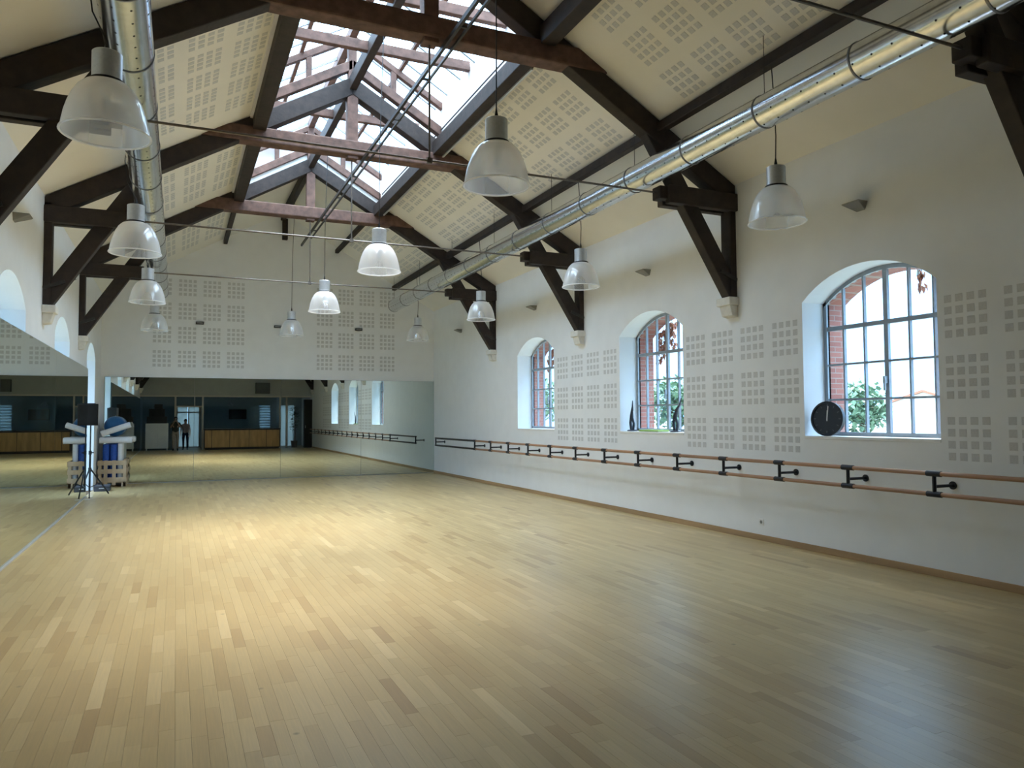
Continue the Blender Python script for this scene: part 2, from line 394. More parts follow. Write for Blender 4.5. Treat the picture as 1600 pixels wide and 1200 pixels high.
for k, (x0, x1, y0, y1, tone) in enumerate(planks):
    g = .00045; dz = random.uniform(-.0004, 0)
    if k < 290:
        o = link('plank', unit, floor); o.location = ((x0+x1)/2, (y0+y1)/2, dz); o.scale = (x1-x0-2*g, y1-y0-2*g, 1); o.color = (1,1,1,tone)
    else:
        a, b, c, d = x0+g, x1-g, y0+g, y1-g
        field.add([(a,c,dz),(b,c,dz),(b,d,dz),(a,d,dz),(a,c,-.012),(b,c,-.012),(b,d,-.012),(a,d,-.012)], [(0,1,2,3),(0,4,5,1),(1,5,6,2),(2,6,7,3),(3,7,4,0)])
        tones += [tone]*5
fme = bpy.data.meshes.new('plank_field'); fme.from_pydata(field.v, [], field.f); fme.materials.append(PLANKS)
at = fme.attributes.new('tone', 'FLOAT', 'FACE'); at.data.foreach_set('value', tones)
tag(link('plank_field', fme, floor), kind='stuff')
# baseboards
tag(MB().box(XR-.018, XR, YR, YB-.03, 0, .075).build('baseboard_right', OAKT, bevel=.004), kind='structure')
tag(MB().box(XL, XL+.05, YR, DOORC-.93, 0, .022).build('baseboard_left', ALU, bevel=.003), kind='structure')

# ---- windows (right: seen through; left: tops over the mirror)
def window(name, c, x, sgn, detailed, sill=SILL):
    root = empty(name, (x, c, sill), kind='structure')
    h = WINW/2; cols = [-h+WINW*i/6 for i in range(7)]
    if sill > .5: rows = [sill+.03, 1.81, 2.235, 2.68, 3.4]
    else: rows = [sill+.04, .5, .95, 1.4, 1.81, 2.235, 2.68, 3.4]
    fm = MB(); fw = .05; N = 18
    x0, x1 = x-.025, x+.025
    fm.box(x0, x1, c-h, c-h+fw, sill, arch_z(-h+fw)); fm.box(x0, x1, c+h-fw, c+h, sill, arch_z(h-fw)); fm.box(x0, x1, c-h, c+h, sill, sill+.06)
    for i in range(N):
        u0, u1 = -h+2*h*i/N, -h+2*h*(i+1)/N
        fm.prism([(c+u0, arch_z(u0)-.05), (c+u1, arch_z(u1)-.05), (c+u1, arch_z(u1)+.005), (c+u0, arch_z(u0)+.005)], lambda a, b: (x0, a, b), lambda a, b: (x1, a, b))
    fm.build('window_frame', STEELF, root)
    for i in range(1, 6):
        w = .055 if i == 3 else .022
        MB().box(x-.02, x+.02, c+cols[i]-w/2, c+cols[i]+w/2, sill+.03, arch_z(cols[i])-.02).build('glazing_bar', STEELF, root)
    for z in rows[1:-1]:
        w = .05 if abs(z-2.68) < .01 else .024
        MB().box(x-.022, x+.022, c-h+.02, c+h-.02, z-w/2, z+w/2).build('glazing_bar', STEELF, root)
    hb = MB().box(x-sgn*.06-.012, x-sgn*.02+.012, c-.012, c+.012, 1.98, 2.06); hb.box(x-sgn*.06-.01, x-sgn*.06+.01, c-.01, c+.01, 1.9, 2.06)
    hb.build('window_handle', STEELF, root)
    if detailed:
        for i in range(6):
            for j in range(len(rows)-1):
                u0, u1, z0, z1 = cols[i], cols[i+1], rows[j], rows[j+1]
                if j < len(rows)-2: poly = [(u0, z0), (u1, z0), (u1, z1), (u0, z1)]
                else: poly = [(u0, z0), (u1, z0), (u1, arch_z(u1)-.02), ((u0+u1)/2, arch_z((u0+u1)/2)-.02), (u0, arch_z(u0)-.02)]
                pm = MB(); pm.add([(x, c+a, b) for a, b in poly], [tuple(range(len(poly)))]); pm.build('pane', PANE, root)
    else:
        pts = [(-h, sill), (h, sill)] + [(h-2*h*i/12, arch_z(h-2*h*i/12)-.02) for i in range(13)]
        MB().add([(x, c+a, b) for a, b in pts], [tuple(range(len(pts)))]).build('pane', PANE, root)
    return root
for i, c in enumerate(WINC):
    window('window_%d' % (i+1), c, XR+DEP+.0, 1, True)
    window('window_%d' % (i+4), c, XL-DEP-.0, -1, False)
window('door_1', DOORC, XL-DEP, -1, True, 0.0)
for i, c in enumerate(WINC):      # inner sill boards
    tag(MB().box(XR-.01, XR+DEP-.02, c-WINW/2, c+WINW/2, SILL-.02, SILL+.015).build('trim_%d' % (i+1), WPAINT, bevel=.004), kind='structure')

# ================================================================== ROOF TIMBERS
TN = ['over the reception counter behind the camera', 'nearest the camera, its black right foot at the picture edge', 'second from the camera, standing between the clock window and the next',
      'third from the camera, with lit brown collar under the roof lantern', 'farthest, standing next to the white back gable']
def truss(y, where, lantern):
    r = empty('roof_truss', (CX, y, 2.97), 'dark timber roof truss, '+where, 'roof truss', 'timber roof trusses')
    RD = .27
    for s in (-1, 1):
        xw = XR if s > 0 else XL
        X = lambda d: xw - s*d            # d = distance in from the wall
        za = lambda d: ZE + SL*d - .012
        # principal rafter
        dA = XR-CX
        pts = [(X(0), za(0)), (X(dA), za(dA)), (X(dA), za(dA)-RD*1.15), (X(0), za(0)-RD*1.15)]
        pts_out = [(X(0.0), za(0)), (X(1.35), za(1.35)), (X(1.35), za(1.35)-RD*1.15), (X(0.0), za(0)-RD*1.15)]
        MB().prism(pts, lambda a, b: (a, y-.1, b), lambda a, b: (a, y+.1, b)).build('rafter', TIMBER if True else TIMBER2, r, bevel=.012)
        # wall post
        MB().box(min(X(0), X(.10)), max(X(0), X(.10)), y-.1, y+.1, 3.24, 4.72).build('wall_post', TIMBER, r, bevel=.012)
        # hammer beam (two planks) with stepped nose
        hb = MB()
        hb.box(min(X(0), X(1.12)), max(X(0), X(1.12)), y-.15, y-.03, 4.42, 4.66); hb.box(min(X(0), X(1.12)), max(X(0), X(1.12)), y+.03, y+.15, 4.42, 4.66)
        hb.box(min(X(1.0), X(1.24)), max(X(1.0), X(1.24)), y-.09, y+.09, 4.48, 4.65)
        hb.build('hammer_beam', TIMBER, r, bevel=.012)
        # brace
        p, q = Vector((X(-.04), y, 3.20)), Vector((X(1.36), y, 5.40))
        MB().bar(p, q, .16, .22, (0,1,0) if False else (s*1.0, 0, 1)).build('brace', TIMBER, r, bevel=.012)
        MB().bar(Vector((X(.0), y, 3.48)), Vector((X(.27), y, 3.48+.11)), .21, .05).build('iron_strap', IRON, r)
        # corbel
        MB().box(min(X(0), X(.17)), max(X(0), X(.17)), y-.14, y+.14, 3.13, 3.24).build('corbel', CORB, r, bevel=.012)
        MB().prism([(X(0), 2.97), (X(.10), 2.99), (X(.14), 3.13), (X(0), 3.13)], lambda a, b: (a, y-.11, b), lambda a, b: (a, y+.11, b)).build('corbel', CORB, r, bevel=.01)
    # collar
    zc0, zc1 = 5.98, 6.23; half = XR-CX-(zc0-ZE)/SL+.12
    MB().box(CX-half, CX+half, y-.125, y+.125, zc0, zc1).build('collar_beam', TIMBER2, r, bevel=.025)
    # king post with splayed struts
    MB().box(CX-.09, CX+.09, y-.09, y+.09, zc1-.3, ZA-.05).build('king_post', TIMBER2, r, bevel=.012)
    # tie rod, hanger, couplers
    MB().tube([(XL+1.2, y, ZT), (XR-1.2, y, ZT)], .014, 8).build('tie_rod', ROD, r, True)
    hr = MB(); hr.tube([(CX, y, ZT), (CX, y, zc0)], .012, 8); hr.box(CX-.03, CX+.03, y-.02, y+.02, ZT-.03, ZT+.03); hr.build('hanger_rod', ROD, r)
    if lantern:
        for s in (-1, 1):
            a = [(CX, 8.07), (CX+s*1.58, 8.07-SL*1.58), (CX+s*1.58, 8.07-SL*1.58-.12), (CX, 8.07-.12)]
            MB().prism(a, lambda u, v: (u, y-.05, v), lambda u, v: (u, y+.05, v)).build('glass_rafter', TIMBER2, r, bevel=.008)
            MB().box(CX+s*.71-.045, CX+s*.71+.045, y-.045, y+.045, 7.1, 7.62).build('lantern_post', TIMBER2, r, bevel=.008)
        za2 = 7.62
        for s in (-1, 1):
            a = [(CX, za2), (CX+s*1.56, za2-SL*1.56), (CX+s*1.56, za2-SL*1.56-.17), (CX, za2-.17)]
            MB().prism(a, lambda u, v: (u, y-.07, v), lambda u, v: (u, y+.07, v)).build('lantern_rafter', TIMBER2, r, bevel=.01)
        MB().box(CX-.07, CX+.07, y-.07, y+.07, ZA-.1, 8.0).build('king_post', TIMBER2, r, bevel=.01)
    return r
for i, y in enumerate(T): truss(y, TN[i], 2 <= i <= 4)
# purlins: mid-slope on both sides, lantern curbs, ridge
def purlin(x, w, h, lab):
    zt = zroof(x + (w/2 if x > CX else -w/2)) - .001
    pm = MB().box(x-w/2, x+w/2, YR, T[4] if w > .15 else YB-.01, zt-h, zt)
    if w > .15: pm.box(x-.05, x+.05, T[4], YB-.01, zt-.11, zt-.002)
    return tag(pm.build('purlin', TIMBER, bevel=.012), lab, 'roof beam')
PX = 5.755; PZB = zroof(PX+.055)-.13
purlin(PX, .11, .13, 'long dark purlin on the right ceiling slope above the silver duct')
purlin(2*CX-PX, .11, .13, 'long dark purlin on the left ceiling slope above the silver duct')
purlin(CX-1.48, .20, .24, 'heavy dark curb beam along the left edge of the roof lantern')
c = purlin(CX+1.48, .20, .24, 'heavy dark curb beam along the right edge of the roof lantern')
MB().box(CX+1.545, CX+1.575, T[2]+.5, T[4]-.3, zroof(CX+1.58)-.265, zroof(CX+1.58)-.24).build('metal_strip', ALU, c)
tag(MB().box(CX-.06, CX+.06, YR, YB-.01, ZA-.24, ZA-.02).build('ridge_beam', TIMBER, bevel=.01), 'dark ridge beam running along the roof apex through the king posts', 'roof beam')
tag(MB().box(CX-.02, CX+.12, YB-.14, YB-.005, 6.55, ZA-.2).build('gable_post', TIMBER, bevel=.01), 'short dark post fixed to the back gable under the ridge', 'roof beam')

# roof lantern: white curb boards, glazed slopes, bars, rafters, end gables
LB = M('lantern_board', (.80,.78,.80), .8, nscale=4, namt=.03)
lan = empty('roof_lantern', (CX, (T[2]+T[4])/2, 6.4), 'glazed roof lantern with white curb boards along the ridge', 'skylight')
ZL0, ZLA = 7.18, 8.13
for s in (-1, 1):
    x = CX+s*1.6
    MB().box(x-.02, x+.02, T[2], T[4], 6.35, ZL0+.03).build('curb_board', LB, lan)
    NB = int((T[4]-T[2])/.62); dy = (T[4]-T[2])/NB
    e0, e1 = (CX+s*1.66, ZL0-.02), (CX, ZLA)
    for k in range(NB+1):
        y = T[2]+dy*k
        MB().bar((e0[0], y, e0[1]), (e1[0], y, e1[1]), .035, .05).build('glazing_bar', STEELF, lan)
        if k < NB: MB().add([(e0[0], y, e0[1]), (e0[0], y+dy, e0[1]), (e1[0], y+dy, e1[1]), (e1[0], y, e1[1])], [(0,1,2,3)]).build('pane', ROOFG, lan)
    mx_, mz_ = (e0[0]+e1[0])/2, (e0[1]+e1[1])/2
    MB().box(mx_-.03, mx_+.03, T[2], T[4], mz_-.06, mz_).build('glazing_purlin', TIMBER2, lan)
    for y in (T[2], T[4]):
        MB().prism([(CX, ZA-.25), (CX+s*1.62, 6.3), (CX+s*1.62, ZL0), (CX, ZLA)], lambda a, b: (a, y+.11, b), lambda a, b: (a, y+.15, b)).build('end_board', LB, lan)
MB().box(CX-.06, CX+.06, T[2], T[4], ZLA-.14, ZLA+.02).build('lantern_ridge', TIMBER2, lan)
for i in (2, 3):
    for yy in (T[i]+1.37, T[i+1]-1.37):
        MB().box(CX-1.58, CX+1.58, yy-.05, yy+.05, 7.14, 7.29).build('lantern_tie', TIMBER2, lan, bevel=.01)
MB().tube([(CX+1.55, T[2]+.2, 6.66), (CX+1.55, T[4]-.2, 6.66)], .012, 6).build('conduit', BLACKP, lan, True)

# ================================================================== DUCTS
def duct(x, z, R, y0, y1, label, side):
    r = empty('ventilation_duct', (x, (y0+y1)/2, z-R), label, 'air duct', 'spiral ducts under the roof')
    n = 40; seg = 1.22
    pr = MB(); y = y1
    MB().tube([(x, y0, z), (x, y1, z)], R, n).build('duct_pipe', GALV, r, True)
    k = 0
    while y > y0+.2:
        MB().tube([(x, y-.018, z), (x, y+.0, z)], R+.006, n).build('duct_band', GALVD, r, True)
        # hanger bracket and wire to the ceiling
        if k % 2 == 0:
            MB().tube([(x, y-.01, z+R), (x, y-.01, zroof(x)-.005)], .004, 5).build('hanger_wire', IRON, r)
        y -= seg; k += 1
    for a in (205, 250, 290, 335):
        t = math.radians(a); yy = y0+.1
        while yy < y1-.1:
            c = Vector((x+math.cos(t)*(R+.0012), yy, z+math.sin(t)*(R+.0012))); e1 = Vector((0,1,0)); e2 = Vector((-math.sin(t),0,math.cos(t)))
            rr = .010
            pr.add([c+e1*rr*math.cos(q)+e2*rr*math.sin(q) for q in [math.pi*2*w/6 for w in range(6)]], [(0,1,2,3,4,5)])
            yy += .20
    tag(pr.build('air_holes', HOLE, r), kind='stuff')
    return r
duct(5.575, 4.795, .172, YR+.1, 20.6, 'long perforated silver duct along the right side above the windows', 1)
duct(-.41, 4.82, .19, YR+.1, 20.6, 'long perforated silver duct along the left side above the mirror wall', -1)

# ================================================================== PENDANT LAMPS
def make_lamp():
    r = empty('pendant_lamp')
    h = MB().lathe([(.0,.60),(.095,.60),(.10,.595),(.10,.405),(.108,.40),(.108,.39),(.0,.39)], n=28).build('lamp_housing', ALU, r, True)
    MB().lathe([(.112,.398),(.118,.392),(.118,.378),(.105,.372),(.0,.372)], n=28).build('seal_ring', BLACKP, r, True)
    prof = [(.105,.385),(.15,.365),(.19,.325),(.225,.265),(.25,.20),(.27,.13),(.283,.06),(.29,.012)]
    inner = [(a-.006, b-.004) for a, b in reversed(prof)]
    s = MB().lathe(prof+inner, n=48).build('lamp_shade', SHADE, r, True)
    MB().lathe([(.287,.014),(.300,.010),(.302,.002),(.296,-.004),(.285,.0),(.287,.014)], n=48).build('shade_rim', RIM, s, True)
    MB().lathe([(.0,.36),(.045,.36),(.045,.28),(.0,.28)], n=16).build('bulb_socket', WPAINT, r, True)
    MB().ball((0,0,.235), .032, 14, 10, (1,1,1.6)).build('bulb', PANE, r, True)
    MB().tube([(0,0,.60),(0,0,.64),(0,0,.70)], [.012,.016,.006], 8).build('cable_connector', BLACKP, r, True)
    return r
lamp0 = make_lamp(); lamps = [lamp0]+[copy_tree(lamp0) for _ in range(11)]
BAYS = [6.03, 10.25, 14.5, 19.0]
WHR = ['nearest', 'second', 'third', 'farthest']
for row, xx, rn in ((0, -.49, 'left'), (1, 2.56, 'middle'), (2, 5.785, 'right')):
    for k, y in enumerate(BAYS):
        L = lamps[row*4+k]
        L.location = (xx, y, 3.66)
        tag(L, 'clear bell-shaped pendant lamp with silver housing, %s of the %s row' % (WHR[k], rn), 'lamp', 'pendant lamps')
        top = PZB if row != 1 else ZA-.245
        if row == 0: pts = [(xx, y, 4.34), (xx-.10, y, 4.55), (-.62, y, 4.80), (-.60, y, 5.1), (2*CX-PX, y, top-.003)]
        elif row == 2: pts = [(xx, y, 4.34), (xx+.01, y, 4.6), (xx+.0, y, 4.9), (PX, y, top-.003)]
        else: pts = [(xx, y, 4.34), (xx+.005, y, 5.4), (CX, y, top)]
        MB().tube(pts, .006, 6).build('lamp_cable', BLACKP, L, True)

# lighting track under the collars
tr = empty('lighting_track', (2.79, 11, 5.9), 'long dark twin-bar track hanging under the collar beams near the ridge', 'track')
MB().box(2.765, 2.80, YR+.3, 19.0, 5.90, 5.955).build('track_bar', IRON, tr)
MB().box(2.88, 2.905, YR+.3, 18.2, 5.92, 5.95).build('track_bar', IRON, tr)
for k in range(13): MB().box(2.79, 2.89, .6+k*1.4, .63+k*1.4, 5.925, 5.945).build('cross_tie', IRON, tr)

# ================================================================== WALL UPLIGHTS
WL = M('uplight_body', (.24,.24,.23), .5, .3, nscale=10, namt=.1)
def uplight(p, ax, label):
    r = empty('wall_uplight', p, label, 'wall light', 'wall uplights')
    n = Vector(ax); t = Vector((-n.y, n.x, 0)); p = Vector(p)
    m = MB(); a = [p+t*-.14, p+t*.14]
    P = lambda d, u, z: tuple(p+n*d*.8+t*u*.8+Vector((0,0,z*.85)))
    m.add([P(0,-.07,-.05),P(0,.07,-.05),P(.20,.14,.03),P(.20,-.14,.03),P(0,-.12,.06),P(0,.12,.06),P(.22,.15,.05),P(.22,-.15,.05)], [(0,3,2,1),(4,5,6,7),(0,1,5,4),(1,2,6,5),(2,3,7,6),(3,0,4,7)])
    m.build('uplight_body', WL, r, bevel=.006)
    MB().add([P(.03,-.09,.0605),P(.03,.09,.0605),P(.20,.12,.0525),P(.20,-.12,.0525)], [(0,1,2,3)]).build('uplight_lens', RIM, r)
WN2 = ['over the clock window', 'over the middle arched window', 'over the far arched window', 'near the back corner']
for k, y in enumerate((5.99, 10.16, 14.37, 18.95)):
    uplight((XR, y, 3.95), (-1,0,0), 'small grey uplight on the right wall '+WN2[k])
WN3 = ['nearest the camera', 'second from the camera', 'third from the camera', 'above the arched door']
for k, y in enumerate((5.99, 10.16, 14.37, 18.95)):
    uplight((XL, y, 3.95), (1,0,0), 'small grey uplight on the left wall, '+WN3[k])
def boxlight(x, z, label):
    r = empty('wall_fixture', (x, YB, z), label, 'wall light', 'dark fixtures on the back wall')
    MB().box(x-.10, x+.10, YB-.09, YB, z-.035, z+.03).build('fixture_body', BLACKP, r, bevel=.008)
    MB().box(x-.08, x+.08, YB-.093, YB-.088, z-.02, z+.012).build('fixture_lens', WL, r)
boxlight(.53, 4.15, 'small dark fixture between the left perforated squares on the back wall')
boxlight(4.72, 4.16, 'small dark fixture between the right perforated squares on the back wall')
boxlight(2.50, 4.14, 'small dark fixture in the middle of the back wall by the lamp')
outl = tag(MB().box(XR-.012, XR, 7.62, 7.70, .20, .28).build('power_outlet', WPAINT, bevel=.004), 'small white power outlet low on the right wall', 'outlet')
MB().lathe([(.0,.0),(.022,.0)], n=12, c=(0,0,0))
oc = MB().tube([(XR-.0135, 7.66, .24), (XR-.0115, 7.66, .24)], .022, 14).build('outlet_socket', WL, outl)

# ================================================================== MIRRORS
ZM = 2.70
def mirror(name, box, label, group):
    x0, x1, y0, y1, z0, z1, ax = box
    r = empty('wall_mirror', ((x0+x1)/2, (y0+y1)/2, z0), label, 'mirror', group)
    MB().box(x0, x1, y0, y1, z0, z1).build('mirror_backing', MIRB, r)
    if ax == 'x': MB().add([(x1+.0008, y0+.002, z0+.002), (x1+.0008, y1-.002, z0+.002), (x1+.0008, y1-.002, z1-.002), (x1+.0008, y0+.002, z1-.002)], [(0,1,2,3)]).build('mirror_glass', MIR, r)
    else: MB().add([(x0+.002, y0-.0008, z0+.002), (x1-.002, y0-.0008, z0+.002), (x1-.002, y0-.0008, z1-.002), (x0+.002, y0-.0008, z1-.002)], [(0,1,2,3)]).build('mirror_glass', MIR, r)
ly = [YR+.05, 4.3, 8.9, 13.5, DOORC-WINW/2-.02]
LN = ['beside the camera', 'at the left edge, next to the camera', 'second from the arched door', 'next to the arched door and speaker']
for k in range(4):
    mirror('wall_mirror', (XL+.002, XL+.03, ly[k]+.002, ly[k+1]-.002, .022, ZM, 'x'), 'tall mirror panel on the left wall, '+LN[k], 'mirror panels on the left wall')
bx = [-1.66, .42, 2.6, 4.8, XR-.005]
BN = ['leftmost, behind the crate', 'second from the left, reflecting the doorway', 'third from the left, reflecting the counter', 'rightmost, next to the barre']
for k in range(4):
    mirror('wall_mirror', (bx[k]+.0015, bx[k+1]-.0015, YB-.03, YB-.002, .022, ZM, 'y'), 'tall mirror panel on the back wall, '+BN[k], 'mirror panels on the back wall')

# ================================================================== BALLET BARRE
XBR, ZB1, ZB2 = 6.709, 1.05, .851
def bracket(y, r, wall=True):
    b = MB().tube([(XBR, y, ZB2-.015), (XBR, y, ZB1+.015)], .019, 10).build('barre_bracket', BARM, r, True)
    MB().tube([(XBR, y-.075, ZB1), (XBR, y+.075, ZB1)], .029, 12).build('bracket_sleeve', BARM, b, True)
    MB().tube([(XBR, y-.075, ZB2), (XBR, y+.075, ZB2)], .029, 12).build('bracket_sleeve', BARM, b, True)
    MB().tube([(XBR, y, .925), (XR-.01, y, .925)], .016, 10).build('bracket_arm', BARM, b, True)
    MB().tube([(XR-.012, y, .925), (XR-.001, y, .925)], .04, 14).build('wall_plate', BARM, b, True)
ba = empty('ballet_barre', (XBR, 9, .8), 'long double wooden ballet barre on black brackets along the right wall', 'ballet barre')
for z in (ZB1, ZB2): MB().tube([(XBR, .4, z), (XBR, 17.30, z)], .022, 12).build('barre_rail', BARW, ba, True)
for k in range(17): bracket(17.27-1.0228*k, ba)
bs = empty('ballet_barre', (XBR, 18.9, .8), 'short double barre with black metal rails near the back mirror corner', 'ballet barre')
for z in (ZB1, ZB2): MB().tube([(XBR, 17.36, z), (XBR, 20.33, z)], .024, 12).build('barre_rail', BARM, bs, True)
b = MB().tube([(XBR, 20.3, ZB2-.02), (XBR, 20.3, ZB1+.02)], .019, 10).build('barre_bracket', BARM, bs, True)
MB().tube([(XBR, 20.3, .94), (XR-.01, 20.3, .94)], .016, 10).build('bracket_arm', BARM, b, True)
MB().tube([(XR-.012, 20.3, .94), (XR-.001, 20.3, .94)], .04, 14).build('wall_plate', BARM, b, True)

# ================================================================== CLOCK AND FIGURES ON THE SILLS
CLK = M('clock_black', (.012,.012,.016), .35, nscale=6, namt=.1); CLW = M('clock_white', (.75,.75,.75), .5, nscale=6, namt=.02); CLG = M('clock_grey', (.10,.10,.11), .5, nscale=6, namt=.05)
ck = empty('wall_clock', (7.10, 6.64, SILL+.015+.205), 'round black wall clock leaning on the sill in the nearest window', 'clock')
ck.rotation_euler = (0, math.radians(4), math.radians(12))
def clkdisc(r0, x0, x1, name, mat, n=48):
    MB().tube([(x0,0,0),(x1,0,0)], r0, n).build(name, mat, ck, True, local=True)
clkdisc(.205, -.02, .025, 'clock_case', CLK)
m = MB()
for k in range(48):
    t0, t1 = 2*math.pi*k/48, 2*math.pi*(k+1)/48
    m.add([(-.034, .207*math.cos(t0), .207*math.sin(t0)), (-.034, .207*math.cos(t1), .207*math.sin(t1)), (-.034, .185*math.cos(t1), .185*math.sin(t1)), (-.034, .185*math.cos(t0), .185*math.sin(t0)),
           (-.015, .207*math.cos(t0), .207*math.sin(t0)), (-.015, .207*math.cos(t1), .207*math.sin(t1)), (-.02, .185*math.cos(t1), .185*math.sin(t1)), (-.02, .185*math.cos(t0), .185*math.sin(t0))],
          [(0,1,2,3),(0,4,5,1),(3,2,6,7)])
m.build('clock_bezel', CLK, ck, True, local=True)
for k in range(12):
    t = 2*math.pi*k/12
    MB().bar((-.0215, .145*math.sin(t), .145*math.cos(t)), (-.0215, .17*math.sin(t), .17*math.cos(t)), .008 if k % 3 else .014, .002, (1,0,0)).build('hour_mark', CLG, ck, local=True)
MB().bar((-.024, 0, -.03), (-.024, -.01, .15), .010, .003, (1,0,0)).build('minute_hand', CLW, ck, local=True)
MB().bar((-.026, 0, -.02), (-.026, -.004, .10), .014, .003, (1,0,0)).build('hour_hand', CLW, ck, local=True)

FIG = M('bronze_dark', (.05,.055,.07), .4, .5, nscale=12, namt=.3)
GREENM = M('green_mat', (.36,.52,.14), .7, nscale=9, namt=.1)
def figure(loc, tall, lean, label):
    r = empty('figurine', loc, label, 'figurine', 'figurines on the middle window sill')
    x, y, z = loc
    MB().lathe([(.0,.0),(.085,.0),(.088,.012),(.07,.024),(.0,.026)], loc, 20).build('figurine_base', FIG, r, True)
    f = MB()
    loop = [Vector((x, y+.055*math.cos(t)-.0, z+.11+.085*math.sin(t))) for t in [math.pi*2*k/16 for k in range(17)]]
    f.tube(loop, .016, 8, cap=False)
    f.tube([(x, y+.03, z+.02), (x, y+.05, z+.14), (x, y+.035, z+.26), (x, y+lean*.3, z+.36), (x, y+lean*.7, z+tall*.8), (x, y+lean, z+tall)], [.022,.026,.02,.022,.014,.006], 8)
    f.tube([(x, y-.03, z+.02), (x, y-.05, z+.13), (x, y-.01, z+.22), (x, y+lean*.3, z+.34)], [.02,.02,.02,.016], 8)
    f.build('figurine_body', FIG, r, True)
sz = SILL+.015
figure((7.10, 10.86, sz), .52, -.02, 'dark slender figurine with a ring base at the left end of the middle sill')
figure((7.16, 9.72, sz), .54, -.16, 'dark leaning figurine at the right end of the middle window sill')
gm = MB(); gm.box(7.02, 7.24, 10.0, 10.55, sz, sz+.03); tag(gm.build('folded_mat', GREENM, bevel=.01), 'flat green folded mat between the two figurines on the sill', 'mat')

# ================================================================== CRATE CORNER
WOODP = M('pine_wood', (.62,.47,.31), .7, nscale=7, namt=.15, stretch=(1,1,.2))
ROLW = M('white_foam', (.80,.80,.82), .6, nscale=30, namt=.04); ROLB = M('blue_foam', (.02,.09,.42), .55, nscale=30, namt=.15); BALLB = M('blue_vinyl', (.015,.13,.36), .3, nscale=4, namt=.08)
CX0, CX1, CY0, CY1 = -1.70, -1.10, 20.56, 21.26
cr_ = empty('wooden_crate', ((CX0+CX1)/2, (CY0+CY1)/2, 0), 'low pale wooden slatted crate in the back left corner holding foam rollers', 'crate')
ZC = .64
for px_, py_ in ((CX0, CY0), (CX1-.07, CY0), (CX0, CY1-.07), (CX1-.07, CY1-.07)):
    MB().box(px_, px_+.07, py_, py_+.07, .0, ZC).build('corner_post', WOODP, cr_, bevel=.004)
for zz in (.12, .32, .52):
    h_ = .11
    MB().box(CX0, CX1, CY0-.018, CY0, zz, zz+h_).build('slat', WOODP, cr_, bevel=.003)
    MB().box(CX0, CX1, CY1, CY1+.018, zz, zz+h_).build('slat', WOODP, cr_, bevel=.003)
    MB().box(CX0-.018, CX0, CY0, CY1, zz, zz+h_).build('slat', WOODP, cr_, bevel=.003)
    MB().box(CX1, CX1+.018, CY0, CY1, zz, zz+h_).build('slat', WOODP, cr_, bevel=.003)
for xx in (CX0+.12, CX0+.30): MB().box(xx, xx+.08, CY0-.034, CY0-.018, .04, ZC).build('upright', WOODP, cr_, bevel=.003)
MB().box(CX0, CX1, CY0, CY1, .10, .12).build('crate_bottom', WOODP, cr_)
for xx in (CX0+.0, CX1-.1): MB().box(xx, xx+.1, CY0, CY1, .0, .10).build('runner', WOODP, cr_, bevel=.003)
def roller(p, q, r, mat, label, n=20):
    e = empty('foam_roller', p, label, 'foam roller', 'foam rollers in the crate')
    MB().tube([p, q], r, n).build('roller_body', mat, e, True, bevel=.008)
    d = (Vector(q)-Vector(p)).normalized()
    MB().tube([Vector(p)-d*.002, Vector(p)-d*.0005], r*.35, 12).build('roller_core', CLG, e); MB().tube([Vector(q)+d*.0005, Vector(q)+d*.002], r*.35, 12).build('roller_core', CLG, e)
zb = .122
blue = [(-1.545, 20.66, 'front left, beside the left wall'), (-1.385, 20.66, 'front middle, standing upright'), (-1.50, 20.84, 'second row, standing upright'), (-1.30, 20.87, 'second row towards the hall'), (-1.55, 21.05, 'rear row by the left wall'), (-1.40, 21.08, 'rear row against the mirror')]
for x_, y_, w_ in blue: roller((x_, y_, zb), (x_, y_, zb+.90), .072, ROLB, 'upright blue foam roller in the crate, '+w_)
roller((-1.235, 20.67, zb), (-1.235, 20.67, zb+.92), .06, ROLW, 'upright white foam roller in the crate at its front right corner')
roller((-1.25, 21.10, zb), (-1.25, 21.10, zb+.92), .065, ROLW, 'upright white foam roller in the crate at its rear right corner')
roller((-1.69, 20.62, 1.125), (-.98, 20.62, 1.125), .075, ROLW, 'white foam roller lying level across the front of the crate')
roller((-1.55, 20.84, 1.13), (-.95, 21.10, 1.13), .07, ROLW, 'white foam roller lying across the back of the crate')
roller((-1.66, 20.60, 1.275), (-1.03, 20.68, 1.50), .07, ROLW, 'white foam roller slanting up to the right on the crate')
bl = empty('exercise_ball', (-1.38, 21.02, 1.21), 'large glossy blue exercise ball resting on the rollers', 'ball')
MB().ball((-1.38, 21.02, 1.46), .25, 28, 18).build('ball_body', BALLB, bl, True)
for zz in (-.1, 0, .1):
    rr = math.sqrt(.25**2-zz*zz)+.001
    MB().tube([(-1.38+rr*math.cos(t), 21.02+rr*math.sin(t), 1.46+zz) for t in [2*math.pi*k/28 for k in range(29)]], .004, 5, False).build('ball_ridge', BALLB, bl, True)
MB().tube([(-1.38, 21.02, 1.708), (-1.38, 21.02, 1.716)], .014, 10).build('ball_plug', ROLW, bl)
